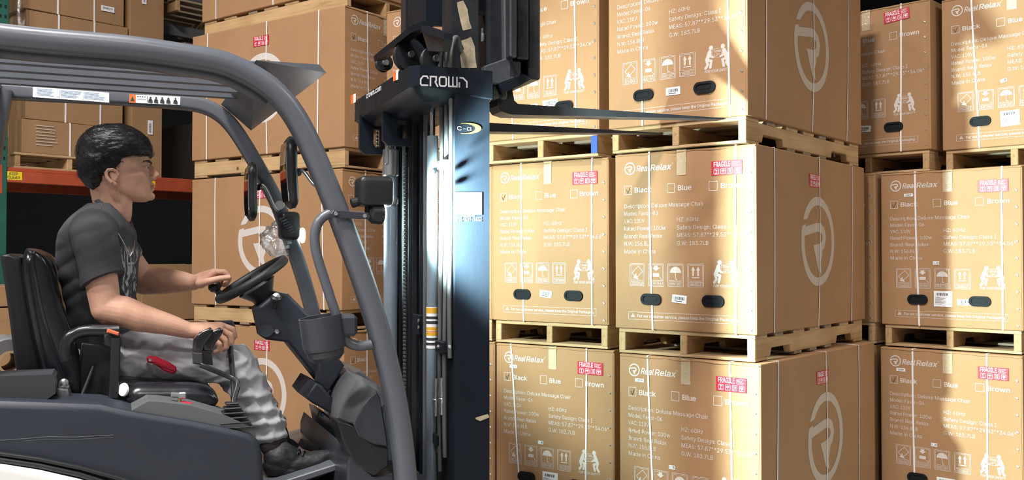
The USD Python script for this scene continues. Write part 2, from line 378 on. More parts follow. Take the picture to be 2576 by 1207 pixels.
pf.shape(Polygon([(.092, .058), (.116, .058), (.104, .078)]).difference(sbox(.1028, .063, .1052, .072))); pf.text('For our customer service, please keep the Original Packaging.', .128, .0585, .0135, True, .535)
S_front = {k: shared('print_' + k.replace('.', '_'), p_.mesh(front), ink, False) for k, p_ in EP.items()}
pr = Print(); pr.shape(emblem(.228), (.735, .433))
S_right = shared('carton_side_emblem_right', pr.mesh(right, .05), ink_faint, False)
S_left = shared('carton_side_emblem_left', pr.mesh(left, .05), ink, False)
# pieces: handle inserts, staples, straps, tick
def stad(w, h): return LineString([(-(w - h) / 2, 0), ((w - h) / 2, 0)]).buffer(h / 2, quad_segs=8)
hd = []
for g, d in ((stad(.112, .055).difference(stad(.088, .032)), .0075), (stad(.094, .038), .003), (stad(.066, .016), .0045)):
    e = trimesh.creation.extrude_polygon(g, d, engine='earcut'); e.vertices = np.column_stack([e.vertices[:, 0], -e.vertices[:, 2] - .0008, e.vertices[:, 1]]); hd.append(e)
S_handle = shared('hand_hole_insert', cat(hd), handm, False)
sm = [];
for k in range(9):
    e = cbox((-.0075, -.0042, -.0045), (.0075, .0002, .0045), .0015); e = xf(e, rotm((0, 1, 0), 40)); p = bulge(np.array([[.7215, 0, .735 - .0886 * k]]))[0]; sm.append(xf(e, None, p))
S_staple = shared('seam_staples', cat(sm), staple, False)
seam = prism([(.738, .012), (.742, .012), (.742, .845), (.738, .845)], -.0022, .002, .0008)
S_seam = shared('seam_flap', seam, card)
def strap_end(x0, x1):     # a band lengthwise around the carton: seen on the end face, running over the top
    zs = np.linspace(0, CH, 13); w = .0095
    v = [];
    for sgn, dy in ((-1, 0), (1, 0)):
        for z, t in zip(zs, np.linspace(0, 1, 13)): v.append((x1 + (x0 - x1) * t + sgn * w / 2 + .0016 * math.sin(5 * t + x0 * 40), 0, z))
    v = np.array(v); v = bulge(v); v[:, 1] -= .0028
    f = [(i, i + 14 - 0, i + 1) for i in range(12)]; f = []
    for i in range(12): f += [(i, 13 + i, 14 + i), (i, 14 + i, 1 + i)]
    a = tm(v, f); fronts = a
    top = cbox((x0 - w / 2, -.003, CH - .001), (x0 + w / 2, CL + .003, CH + .0016), .0006)
    back = a.copy(); back.vertices = back.vertices * [1, -1, 1] + [0, CL, 0]; back.invert()
    t = tm(np.vstack([v, v + [0, .0018, 0]]), np.vstack([f, (np.array(f) + len(v))[:, ::-1]]))
    return cat([t, top, back])
def strap_side(y0, y1):    # a band across the carton: seen on both long sides
    zs = np.linspace(0, CH, 13); w = .0105; out = []
    for side in (0, 1):
        v = []
        for sgn in (-1, 1):
            for t in np.linspace(0, 1, 13): v.append((side * CW, y1 + (y0 - y1) * t + sgn * w / 2 + .002 * math.sin(4 * t + y0 * 9), CH * t))
        v = bulge(np.array(v)); v[:, 0] += (1 if side else -1) * .0028; f = []
        for i in range(12): f += [(i, 13 + i, 14 + i), (i, 14 + i, 1 + i)]
        f = np.array(f); f = f if side else f[:, ::-1]; out.append(tm(v, f))
    out.append(cbox((-.003, y0 - w / 2, CH - .001), (CW + .003, y0 + w / 2, CH + .0016), .0006)); return cat(out)
SETS = [((.197, .213), (.652, .648)), ((.10, .17), (.585, .58)), ((.165, .20), (.60, .612)), ((.185, .19), (.575, .575)), ((.20, .197), (.655, .66))]
S_es = [[shared(f'lengthwise_strap_{i}_{j}', strap_end(*s), strapm, False) for j, s in enumerate(st)] for i, st in enumerate(SETS)]
SIDES = [((.2, .185), (.765, .74), (1.26, 1.23)), ((.22, .226), (.70, .69), (1.30, 1.305)), ((.18, .147), (.75, .74), (1.21, 1.2))]
S_ss = [[shared(f'crosswise_strap_{i}_{j}', strap_side(*s), strapm, False) for j, s in enumerate(st)] for i, st in enumerate(SIDES)]
def thin_plate(w, h, d=.0008):
    return cbox((-w / 2, -d, -h / 2), (w / 2, 0, h / 2), .0002)
S_frag = shared('fragile_label', thin_plate(.152, .066), red, False)
pg = Print(); pg.text('FRAGILE', -.066, .006, .0235, True, .084)
for k in range(4):
    x = -.064 + k * .0345; pg.shape(ring(roundbox(x, -.028, x + .026, -.002, .004), .0022)); cx, cz = x + .013, -.015
    pg.shape([unary_union([Polygon([(cx - .006, cz + .008), (cx + .006, cz + .008), (cx, cz - .001)]), sbox(cx - .001, cz - .008, cx + .001, cz), sbox(cx - .005, cz - .009, cx + .005, cz - .0065)]),
        unary_union([Point(cx, cz).buffer(.008).intersection(sbox(cx - .01, cz, cx + .01, cz + .01)), sbox(cx - .001, cz - .008, cx + .001, cz)]),
        unary_union([sbox(cx - .006, cz - .008, cx - .002, cz + .008), sbox(cx + .002, cz - .008, cx + .006, cz + .008)]),
        unary_union([Point(cx - .0035, cz + .003).buffer(.0045), Point(cx + .0035, cz + .003).buffer(.0045), Polygon([(cx - .0078, cz + .002), (cx + .0078, cz + .002), (cx, cz - .009)])])][k])
for k in range(5): pg.shape(sbox(.026, .025 - k * .0052, .066 - .006 * (k % 3), .0268 - k * .0052))
flatp = lambda v: np.column_stack([v[:, 0], np.full(len(v), -.0013), v[:, 1]])
S_fragp = shared('fragile_lettering', pg.mesh(flatp), white, False)
def bars(p, x0, x1, z0, z1, seed):
    r = random.Random(seed); x = x0
    while x < x1 - .002:
        w = r.choice((.0012, .0018, .003)); p.shape(sbox(x, z0, min(x + w, x1), z1)); x += w + r.choice((.0012, .002, .0028))
S_lab, S_labp = {}, {}
for nm, (w, h) in {'barcode': (.078, .038), 'strip': (.05, .017), 'tag': (.034, .019), 'sheet': (.098, .086), 'wide': (.1, .034)}.items():
    S_lab[nm] = shared(nm + '_label', thin_plate(w, h), white, False); pl = Print()
    if nm == 'sheet':
        bars(pl, -.035, .03, .018, .032, 3)
        for k in range(7): pl.shape(sbox(-.042, .008 - k * .0062, -.042 + .03 + .035 * ((k * 37 % 10) / 10), .0096 - k * .0062))
    elif nm == 'tag':
        pl.shape(sbox(-.014, .002, -.006, .0035)); pl.shape(sbox(-.014, -.004, .0, -.0028)); bars(pl, .004, .014, -.005, .006, 5)
    else: bars(pl, -w * .36, w * .36, -h * .12, h * .28, 4); pl.shape(sbox(-w * .3, -h * .32, w * .2, -h * .24))
    S_labp[nm] = shared(nm + '_print', pl.mesh(flatp), black_ink, False)
tk = Print(); tk.shape(stroke([(0, .018), (.008, 0), (.02, .028)], .0026, 1)); S_tick = shared('tick_mark', tk.mesh(flatp), black_ink, False)
def wrinkle_tape(w, h):
    m = trimesh.creation.box((w, .001, h)); m = m.subdivide_to_size(.008); n = meshkit.noise(m.vertices * [90, 1, 240], 3) - .5; m.vertices[:, 1] += n * .0016; return m
S_tape = shared('clear_tape_tab', xf(wrinkle_tape(.05, .12), None, (0, -.0022, 0)), tapem, True)
tape_line = lambda: cbox((.345, -.001, CH - .0005), (.40, CL + .001, CH + .0008), .0003)
S_tline = shared('tape_over_top', tape_line(), tapem, False)

def placed(name, pose, label, cat_, group=None, dz=0.0, lean='y'):
    x, y, z, yaw, tilt = pose
    t = thing(name, label, cat_, (x, y, z), yaw, group, *((0, -tilt) if lean == 'y' else (tilt, 0)))
    return t
def pt(x, z, d=.0): return tuple(bulge(np.array([[x, 0, z]]))[0] - [0, d, 0])
def carton(pose, label, lean='y', ends=0, sides=0, fragile=(.607, .764, 0), labels=(), side_fragile=None, tape=.374, group=None, tick=True, emb=('right',)):
    t = placed('carton', pose, label, 'carton', group, 0, lean)
    refpart(t, 'box_body', S_body); [refpart(t, 'flap_edge', q_) for q_ in S_lip]; refpart(t, 'seam_flap', S_seam)
    for k_, src in S_front.items(): refpart(t, k_.split('.')[0], src)
    if 'right' in emb: refpart(t, 'side_emblem', S_right, 'pale ring emblem on the long side')
    if 'left' in emb: refpart(t, 'side_emblem', S_left, 'white ring emblem on the long side')
    for h in (.207, .537): refpart(t, 'hand_hole', S_handle, None, None, pt(h, .148))
    refpart(t, 'staple', S_staple, None, 'stuff')
    for s in S_es[ends]: refpart(t, 'strap', s)
    for s in S_ss[sides]: refpart(t, 'strap', s)
    refpart(t, 'packing_tape', S_tline)
    if tape: refpart(t, 'tape_tab', S_tape, None, None, pt(tape, .803))
    if tick: refpart(t, 'pen_tick', S_tick, None, None, pt(.068, .668))
    if fragile:
        x = UsdGeom.Xform.Define(stage, unique(t, 'fragile_label')); x.AddTranslateOp().Set(Gf.Vec3d(*pt(fragile[0], fragile[1], .0026))); x.AddRotateYOp().Set(float(fragile[2]))
        refpart(str(x.GetPath()), 'sticker', S_frag); refpart(str(x.GetPath()), 'lettering', S_fragp)
    if side_fragile:
        side, s, z = side_fragile
        x = UsdGeom.Xform.Define(stage, unique(t, 'fragile_label')); q = (right if side == 'right' else left)(np.array([[s, z]]))[0]
        x.AddTranslateOp().Set(Gf.Vec3d(*(q + [.0005 if side == 'right' else -.0005, 0, 0]))); x.AddRotateZOp().Set(90.0 if side == 'right' else -90.0)
        refpart(str(x.GetPath()), 'sticker', S_frag); refpart(str(x.GetPath()), 'lettering', S_fragp)
    for nm, lx, lz, rot in labels:
        x = UsdGeom.Xform.Define(stage, unique(t, nm + '_label')); x.AddTranslateOp().Set(Gf.Vec3d(*pt(lx, lz, .0012))); x.AddRotateYOp().Set(float(rot))
        refpart(str(x.GetPath()), 'paper', S_lab[nm]); refpart(str(x.GetPath()), 'bars', S_labp[nm])
    return t

# ---------------------------------------------------------------- pallets
PH = .127
def stringer(notch):
    L, h = 1.45, .089
    if notch: poly = [(0, 0), (.17, 0), (.185, .038), (.40, .038), (.415, 0), (1.03, 0), (1.045, .038), (1.26, .038), (1.275, 0), (L, 0), (L, h), (0, h)]
    else: poly = [(0, 0), (L, 0), (L, h), (0, h)]
    m = prism(poly, -.019, .019, .003); m.vertices = np.column_stack([-m.vertices[:, 1], m.vertices[:, 0], m.vertices[:, 2]]); return m
S_str = {(n, k): shared(f'pallet_stringer_{n}_{k}', stringer(n), (woodA, woodB)[k], 30) for n in (0, 1) for k in (0, 1)}
S_deck = [shared(f'pallet_deck_board_{k}', cbox((0, 0, 0), (.72, w, .019), .002), (woodX, woodC)[k], 30) for k, w in ((0, .135), (1, .09))]
kk = [lathe([(0, -.001), (.011, -.001), (.011, .0012), (0, .0015)], (0, 0, 0), (1, 0, 0), 10)]
S_bot = [shared(f'pallet_bottom_board_{k}', cbox((0, 0, .005), (.72, w, .019), .002), (woodX, woodC)[k], 30) for k, w in ((0, .135), (1, .09))]
S_knot = shared('wood_knot', cat(kk), knot, False)
def pallet(pose, label, lean='y', notch=1, knots=False, blue=False, group=None, shift=0.0, low=0):
    x, y, z, yaw, tilt = pose; c, s = math.cos(math.radians(yaw)), math.sin(math.radians(yaw)); t_ = math.radians(tilt)
    dx, dy, dzz = ((PH * math.sin(t_)), 0, -PH * math.cos(t_)) if lean == 'y' else (0, PH * math.sin(t_), -PH * math.cos(t_))
    t = placed('pallet', (x + c * dx - s * (dy + shift), y + s * dx + c * (dy + shift), z + dzz, yaw, tilt), label, 'pallet', group, 0, lean)
    if low:
        xq = UsdGeom.Xformable(stage.GetPrimAtPath(t)); xq.GetOrderedXformOps()[0].Set(Gf.Vec3d(x, y, .001)); xq.AddScaleOp().Set(Gf.Vec3f(1, 1, low))
    for k, sx in enumerate((.034, .375, .716)): refpart(t, 'stringer', S_str[(notch, k % 2)], None, None, (sx, .01, .019))
    for k, sy in enumerate((.012, .24, .46, .67, .88, 1.1, 1.325)): refpart(t, 'deck_board', S_deck[0 if k % 3 != 1 else 1], None, None, (.015, sy, .108))
    for k, sy in enumerate((.012, .47, .67, .88, 1.325)): refpart(t, 'bottom_board', S_bot[0 if k in (0, 4) else 1], None, None, (.015, sy, 0))
    if blue: part(t, 'painted_end', cbox((.697, .004, .019), (.7355, .0098, .108), .001), bluepaint, 'blue painted stringer end')
    if knots:
        for ky, kz in ((.31, .07), (1.0, .05)): refpart(t, 'knot', S_knot, None, None, (.0145, ky, kz), 180)
    return t

POSE = {
'D': (0.516, 4.674, 1.119, -38.75, 0), 'B': (0.484, 4.674, 2.112, -39.59, 0), 'F': (0.534, 4.655, 0.128, -39.92, 0),
'C': (-0.109, 5.234, 1.121, -36.09, 0), 'E': (-0.088, 5.233, 0.128, -35.09, 0), 'A': (-0.154, 5.211, 2.114, -36.90, 0),
'J': (2.130, 5.390, 1.087, -45.40, 0), 'M': (2.118, 5.383, 0.093, -45.21, 0), 'I': (2.468, 5.345, 2.081, -45.09, 0),
'H': (1.865, 5.853, 2.088, -45.55, 0), 'K': (1.575, 5.928, 1.094, -45.79, 0), 'G': (1.56, 5.94, .098, -45.8, 0),
'P': (-1.018, 5.652, 2.141, 55.41, 0), 'Q': (-1.033, 5.669, 1.147, 54.85, 0), 'N': (-1.023, 5.693, 0.153, 54.61, 0), 'O': (-1.020, 5.721, 3.135, 53.40, 0),
'T': (-0.769, 5.698, 2.110, -32.96, 0), 'U': (-0.737, 5.688, 1.120, -32.96, 0), 'V': (-0.729, 5.704, 0.128, -32.60, 0)}
bc = (('barcode', .361, .153, 5),)
tagged = (('strip', .118, .742, 0), ('tag', .3, .345, 0))
LB = {
'D': dict(label='middle carton of the nearest corner stack, slanted barcode label between its hand holes', ends=0, sides=0, labels=bc, side_fragile=('right', .7, .74), fragile=(.607, .764, 0)),
'B': dict(label='carton on top of the nearest corner stack, the fork tips pointing under it', ends=4, sides=0, labels=(('barcode', .37, .15, 0),), side_fragile=('right', .7, .74)),
'F': dict(label='bottom carton of the nearest corner stack, a small strip label below its wordmark', ends=2, sides=2, labels=tagged + (('sheet', .36, .14, 0),), side_fragile=('right', .7, .74)),
'C': dict(label='middle-level carton directly right of the mast plate, under the forks', ends=0, sides=0, labels=bc),
'E': dict(label='bottom-level carton directly right of the mast plate, dimly lit', ends=1, sides=0, labels=tagged + (('sheet', .36, .15, 0),)),
'A': dict(label='brightly lit upper carton behind the forks, right beside the lift carriage', ends=2, sides=0, labels=(('wide', .45, .175, -3), ('barcode', .33, .16, -3))),
'J': dict(label='right-hand middle carton split by a vertical shadow edge, two paper labels near its hand holes', ends=0, sides=0, labels=(('strip', .16, .735, 0), ('tag', .31, .352, 0), ('sheet', .345, .155, 0), ('wide', .47, .14, 0))),
'M': dict(label='right-hand bottom carton with half its face in shadow and a strip label below its wordmark', ends=3, sides=0, labels=tagged + (('sheet', .36, .13, 0), ('wide', .50, .13, 0))),
'I': dict(label='top right carton with its wordmark at the frame edge, square paper label below', ends=2, sides=0, labels=(('tag', .33, .36, -14), ('sheet', .36, .15, -2))),
'H': dict(label='shaded upper carton set back behind the corner stack, red label under its top edge', ends=1, sides=0, labels=bc, fragile=(.56, .8, -4)),
'K': dict(label='narrow shaded edge of a middle carton wedged behind the corner stack', ends=0, sides=0),
'G': dict(label='bottom carton hidden deep in the gap behind the corner stack', ends=0, sides=0),
'P': dict(label='carton behind the overhead guard, long side with red label and big ring emblem', ends=0, sides=1, side_fragile=('left', .72, .742), emb=('left',), lean='x', fragile=None),
'Q': dict(label='carton behind the steering wheel, long side showing a large broken ring emblem', ends=4, sides=2, side_fragile=('left', .72, .742), emb=('left',), lean='x', fragile=None),
'N': dict(label="bottom carton behind the driver's knee and the dash cowl", ends=4, sides=1, side_fragile=('left', .72, .742), emb=('left',), lean='x', fragile=None),
'O': dict(label='topmost carton above the overhead guard, cut by the upper frame edge', ends=0, sides=1, emb=('left',), lean='x', fragile=None),
'T': dict(label='upper carton mostly hidden behind the mast head, only its left edge showing', ends=0, sides=0),
'U': dict(label='middle carton behind the mast, a sliver showing at the right of the mast plate', ends=0, sides=0),
'V': dict(label='bottom carton behind the mast, a sliver showing low beside the mast plate', ends=0, sides=0)}
PL = {'D': 'notched pallet between the bottom and middle cartons of the nearest corner stack', 'B': 'notched pallet under the top carton of the nearest corner stack, at the fork tips', 'F': 'floor pallet of the nearest corner stack',
'C': 'pallet between the middle and bottom cartons just right of the mast plate', 'E': 'floor pallet under the dim carton right of the mast', 'A': 'pallet with a blue painted stringer end, below the lit carton behind the forks',
'J': 'pallet under the right-hand middle carton with the shadow edge', 'M': 'floor pallet under the right-hand bottom carton', 'I': 'pallet under the top right carton', 'H': 'dark pallet under the shaded set-back upper carton', 'K': 'pallet under the narrow shaded edge of the wedged carton', 'G': 'floor pallet deep behind the corner stack',
'P': 'pallet with two knots, under the carton behind the overhead guard', 'Q': "pallet under the carton behind the steering wheel, at the driver's hand", 'N': 'floor pallet under the carton behind the dash cowl', 'O': 'pallet under the topmost carton above the overhead guard',
'T': 'pallet behind the mast crosshead', 'U': 'pallet behind the middle of the mast', 'V': 'floor pallet behind the mast'}
for k in POSE:
    carton(POSE[k], **LB[k])
    lean = LB[k].get('lean', 'y')
    pallet(POSE[k], PL[k], lean=lean, notch=0 if lean == 'x' else 1, knots=k == 'P', blue=k == 'A', low={'M': .70, 'G': .74}.get(k, 0))

# ---------------------------------------------------------------- forklift (local axes: x forward, y to its left, z up)
FO, FROT = (-.1285, 3.845), 23.0
_h = np.array([math.cos(math.radians(FROT)), math.sin(math.radians(FROT))]); _l = np.array([-_h[1], _h[0]])
def _ray(px, py):
    x, z = (px - 1288) / FPX, -(py - 603.5) / FPX; c, s = math.cos(PITCH), math.sin(PITCH); return np.array([x, c - z * s, s + z * c])
def A(px, py, v):      # a point of the vertical plane y = v of the truck, read off the photograph -> (x, y, z) in metres
    r = _ray(px, py); t = (v + np.array(FO) @ _l) / (r[:2] @ _l); p = t * r
    return np.array([(p[:2] - FO) @ _h, v, p[2] + CAM_H])
def U(px, py, u):      # the same for the plane x = u
    r = _ray(px, py); t = (u + np.array(FO) @ _h) / (r[:2] @ _h); p = t * r
    return np.array([u, (p[:2] - FO) @ _l, p[2] + CAM_H])
def A2(pts, v): return [tuple(A(x, y, v)[[0, 2]]) for x, y in pts]
def AP(pts, v): return np.array([A(x, y, v) for x, y in pts])

paint = M('charcoal_truck_paint', (.036, .040, .052), .40, bump=.05, bscale=500, vrough=.10, vscale=5, coat=.15)
paint_lo = M('blue_black_cover', (.018, .023, .036), .55, bump=.10, bscale=700, vrough=.08, vscale=4)
guardp = M('grey_guard_paint', (.098, .106, .128), .36, bump=.05, bscale=400, vrough=.1, vscale=6, coat=.1)
mastp = M('mast_steel_paint', (.0075, .0105, .017), .42, spec=.18, bump=.04, bscale=160, vrough=.09, vscale=9, stretch=(1, 1, .25))
mastd = M('dark_mast_steel', (.014, .016, .02), .32, bump=.08, bscale=60, vrough=.12, vscale=8)
forkm = M('black_fork_steel', (.017, .017, .02), .42, bump=.1, bscale=40, vrough=.12, vscale=7)
rubber = M('black_rubber', (.012, .012, .014), .55, bump=.08, bscale=300)
vinyl = M('black_seat_vinyl', (.012, .014, .018), .27, coat=.35, bump=.06, bscale=500, vrough=.07, vscale=9)
greyp = M('grey_console_plastic', (.10, .104, .112), .55, bump=.12, bscale=600)
cowlp = M('grey_cowl_plastic', (.115, .12, .132), .45, bump=.12, bscale=600)
zinc = M('zinc_plated_steel', (.62, .64, .66), .28, metal=.9, bump=.05, bscale=200)
chrome = M('polished_rod', (.75, .75, .76), .08, metal=1.0)
cylp = M('lift_cylinder_paint', (.17, .21, .26), .25, vrough=.08, vscale=6, coat=.3)
hosem = M('ribbed_grey_hose', (.10, .105, .11), .34, bump=.05, bscale=200)
worn = M('worn_greasy_steel', (.36, .30, .20), .5, bump=.25, bscale=60, var=.5, vscale=14)
whitep = M('white_truck_paint', (.80, .80, .79), .35)
orange = M('orange_decal', (.75, .16, .03), .5)
yellow = M('yellow_decal', (.72, .38, .03), .45)
silver = M('silver_lettering', (.50, .50, .52), .4)
buckle = M('orange_buckle', (.75, .16, .08), .4)
mirrorm = M('mirror_glass', (.6, .6, .62), .06, metal=1.0)
chainm = M('oily_leaf_chain', (.20, .20, .20), .3, metal=.8)
brass = M('brass_fitting', (.60, .45, .22), .3, metal=.9)
bluedot = M('blue_led', (.05, .15, .9), .3)
lens_e = emit('lamp_lens_glow', (.95, 1.0, 1.0), 60.0)
film = usdkit.material(stage, '/World/Looks/clear_plastic_film', {'t': ('transparent_bsdf', {'color': (.93, .93, .95)}), 'g': ('glossy_bsdf', {'color': (.9, .9, .92), 'roughness': .12}), 'd': ('diffuse_bsdf', {'color': (.75, .75, .76)}),
    'lw': ('layer_weight', {'blend': .45}), 'm': ('mix_closure', {}), 'm2': ('mix_closure', {'fac': .24})}, [('t.BSDF', 'm2.closure1'), ('d.BSDF', 'm2.closure2'), ('lw.facing', 'm.fac'), ('m2.closure', 'm.closure1'), ('g.BSDF', 'm.closure2')], surface='m.closure')

FK = thing('forklift', 'charcoal sit-down forklift with overhead guard, tall mast and raised forks, driven by a young man', 'forklift', (*FO, 0), FROT)
def fp(name, mesh, mat, label=None, smooth=30, kind=None, under=None): return part(under or FK, name, mesh, mat, label, smooth, kind)

# overhead guard ------------------------------------------------------------
NEAR = [(-260, 62), (-120, 79), (0, 92), (130, 105), (330, 122), (480, 143), (560, 159), (620, 184), (680, 222), (730, 276), (766, 337), (797, 405), (828, 480), (858, 556), (885, 628), (913, 706), (940, 790), (961, 862), (981, 940), (1001, 1040), (1021, 1207), (1040, 1420)]
nr = smoothpath(AP(NEAR, -.5), 90)
prof = rrect(.072, .09, .030, 4)
rail = fp('guard_rail', sweep(nr, prof, (0, 1, 0)), guardp)
# the inner lip that runs along the rail
lipp = nr.copy(); T = np.gradient(nr, axis=0); T /= np.linalg.norm(T, axis=1)[:, None]; Nn = np.cross(np.array([0, 1., 0]), T)
sgn = -1 if (Nn[40] @ (np.array([-1.2, -.5, 1.0]) - nr[40])) < 0 else 1
_m = np.where((nr[:, 2] > 2.0) & (nr[:, 0] > -2.2))[0]; fp('rail_lip', sweep((nr + sgn * Nn * .042 + [0, .045, 0])[_m], rrect(.022, .05, .008, 2), (0, 1, 0)), guardp, under=rail)
FAR = [(-260, 205), (-60, 224), (30, 231), (200, 240), (350, 249), (450, 257), (515, 268), (566, 298), (608, 352), (643, 410), (671, 460), (699, 515), (726, 590), (750, 660), (773, 735), (790, 800), (803, 860), (826, 980), (850, 1150)]
fr_ = smoothpath(AP(FAR, .5), 80)
fp('guard_rail', sweep(fr_, rrect(.060, .07, .016, 3), (0, 1, 0)), guardp)
for pts, v in (([(-38, 92), (-44, 170), (-66, 330), (-95, 620), (-110, 900), (-113, 1060)], -.46), ([(6, 226), (-8, 300), (-32, 430), (-58, 620), (-84, 900), (-92, 1010)], .46)):
    fp('rear_leg', sweep(smoothpath(AP(pts, v), 24), rrect(.075, .085, .02, 3), (0, 1, 0)), guardp)
zr = 2.108
for v in (-.37, -.22, -.085, .05, .18):
    fp('roof_bar', cbox((-1.80, v - .011, zr - .021), (-.92, v + .011, zr + .021), .004), guardp)
fp('roof_crossbar', cbox((-1.86, -.47, zr - .03), (-1.79, .47, zr + .03), .008), guardp)
pl = [A(820, 180, -.46), A(800, 158, -.46), A(646, 149, -.46), A(632, 163, -.46), A(560, 272, .46), A(586, 300, .46), A(634, 327, .46)]
pc = hull([p + [0, 0, s] for p in pl for s in (-.005, .005)])
pl2 = [A(818, 180, -.40), A(806, 166, -.44), A(648, 152, -.44), A(600, 262, .46), A(632, 328, .46)]
def slab(P, th):
    P = np.array(P); n = np.cross(P[1] - P[0], P[2] - P[0]); n /= np.linalg.norm(n)
    return hull([p + n * s for p in P for s in (-th, th)])
fp('front_plate', slab([A(820, 184, -.46), A(803, 163, -.46), A(644, 152, -.46), A(556, 262, .47), A(632, 328, .47)], .006), guardp)
lat = fp('plate_latch', tube([A(650, 268, .40), A(664, 258, .38), A(686, 262, .36), A(690, 274, .36), A(664, 292, .4), A(652, 286, .4)], .006, 8, (0, 1, 0), 24), zinc)
# decals on the far rail
def decal(parent, name, px, v, mat, th=.0015):
    P = AP(px, v); m = hull(np.vstack([P, P + [0, th, 0]])); return part(parent, name, m, mat, None, False)
dv = .5 - .0355 - .0022
d1 = decal(FK, 'instruction_decal', [(83, 218), (275, 233), (275, 258), (82, 244)], dv, white)
q = Print()
P0, PX, PY = A(83, 218, dv - .0008), A(275, 233, dv - .0008) - A(83, 218, dv - .0008), A(82, 244, dv - .0008) - A(83, 218, dv - .0008)
def onquad(P0, PX, PY): return lambda v: P0 + v[:, :1] * PX + v[:, 1:] * PY
r_ = random.Random(4); bluegrey = M('decal_print_blue', (.25, .36, .55), .6)
for c in range(3):
    for k in range(6):
        x = .05 + c * .31; q.shape(sbox(x, .13 + k * .12, x + .18 + .1 * r_.random(), .175 + k * .12))
for x in (.345, .655): q.shape(sbox(x, .08, x + .006, .9))
fp('decal_text', q.mesh(onquad(P0, PX, PY)), bluegrey, under=d1, smooth=False)
d2 = decal(FK, 'warning_decal', [(325, 237), (454, 243), (453, 264), (325, 258)], dv, white)
P0 = A(325, 237, dv - .0008); PX = A(454, 243, dv - .0008) - P0; PY = A(325, 258, dv - .0008) - P0
q = Print(); q.shape(sbox(.0, .0, .125, 1)); fp('orange_field', q.mesh(onquad(P0, PX, PY)), orange, under=d2, smooth=False)
P0b = P0 - [0, .0006, 0]
q = Print(); q.shape(Polygon([(.02, .82), (.105, .82), (.062, .2)])); q.shape(sbox(.345, .08, .352, .92)); q.shape(sbox(.145, .52, .33, .56))
for k in range(4): q.shape(sbox(.15 + .045 * k, .18, .18 + .045 * k, .26)); 
for x in (.41, .52, .64, .76, .90):
    q.shape(affinity.scale(Point(x, .27).buffer(.085), .22, 1)); q.shape(affinity.scale(LineString([(x - .03, .85), (x - .005, .45), (x + .03, .88)]).buffer(.05), .55, 1)); q.shape(affinity.rotate(sbox(x - .035, .55, x + .035, .68), 14 if x < .6 else -20))
fp('pictograms', q.mesh(onquad(P0b, PX, PY)), black_ink, under=d2, smooth=False)

# mirrors ---------------------------------------------------------------------
def mirror(c_px, top, bot, v, w, arm, armlast):
    pts = smoothpath(np.array([A(*top, v), A(*c_px, v), A(*bot, v)]), 22); s = np.sqrt(np.clip(1 - np.linspace(-1, 1, 22) ** 6, .12, 1))
    m = fp('mirror', sweep(pts, rrect(.036, w, .016, 4), (0, 1, 0), scale=s), blackp)
    g = pts - [.0165, 0, 0]; fp('mirror_glass', sweep(g[2:-2], rrect(.008, w * .86, .004, 2), (0, 1, 0), scale=s[2:-2]), mirrorm, under=m)
    fp('mirror_arm', tube(arm, .0065, 10, (0, 1, 0), 20), zinc, under=m)
    fp('mirror_joint', cyl(arm[0], arm[0] + (arm[1] - arm[0]) * .5, .013, 12), blackp, under=m)
mirror((631, 480), (634, 408), (634, 556), .40, .15, np.array([A(648, 472, .42), A(662, 466, .44), A(684, 505, .45), A(700, 530, .46)]), None)
fp('mirror_clamp', cyl(A(703, 516, .46), A(703, 516, .50), .022, 16), zinc)
mirror((727, 435), (730, 345), (736, 525), -.36, .15, np.array([A(742, 436, -.38), A(762, 430, -.42), A(776, 446, -.44), A(793, 466, -.46)]), None)

# far-side work lamp in plastic film, near-side lamps ---------------------------
_a, _b = np.minimum(A(697, 604, .50), A(757, 532, .40)), np.maximum(A(697, 604, .50), A(757, 532, .40)); fl = fp('work_lamp', xf(grid_box(_b - _a, .022, (4, 4, 4)), None, _a), blackp, 'black vented lamp under clear film')
for k in range(7): fp('cooling_slot', cyl(A(703 + 4.5 * k, 552 + 5.8 * k, .399), A(717 + 4.5 * k, 546 + 5.8 * k, .399), .0034, 8), guardp, under=fl)
FL = A(764, 592, .50); fp('lamp_lens', lathe([(0, 0), (.03, 0), (.034, .006), (.03, .014), (0, .018)], FL - [.012, 0, 0], (1, 0, 0)), lens_e, under=fl)
bag = trimesh.creation.icosphere(5, 1.0)
bv = bag.vertices; nn = meshkit.fbm(bv * 1.3 + 5, 2, 3)[:, None]; n2 = np.abs(meshkit.noise(bv * [2.2, 2.2, 4.5], 8) - .5)[:, None]
c0 = A(706, 602, .54); bag.vertices = c0 + bv * [.085, .09, .085] * (.80 + .38 * nn + .20 * n2)
fp('plastic_film', bag, film, 'crumpled clear plastic bag over the far lamp', True)
br = fp('lamp_bracket', prism(A2([(838, 528), (925, 535), (932, 544), (925, 551), (838, 548), (832, 538)], -.55), -.556, -.548, .002), paint)
for p in ((845, 537), (918, 543)): fp('bracket_bolt', cyl(A(*p, -.562), A(*p, -.552), .007, 8), zinc, under=br)
wl = fp('work_lamp', lathe([(0, 0), (.022, 0), (.034, .012), (.036, .040), (.033, .050), (0, .050)], A(926, 537, -.53), (1, 0, 0)), blackp, 'round black lamp shining forward')
NL = A(926, 537, -.53) + [.054, 0, 0]; fp('lamp_lens', lathe([(0, -.004), (.029, -.004), (.030, .003), (.02, .009), (0, .011)], NL - [.004, 0, 0], (1, 0, 0)), lens_e, under=wl)
_a, _b = np.minimum(A(906, 517, -.57), A(974, 449, -.47)), np.maximum(A(906, 517, -.57), A(974, 449, -.47)); sb = fp('spot_beacon', xf(grid_box(_b - _a, .020, (4, 4, 4)), None, _a), blackp, 'black rounded lamp housing above the round lamp')
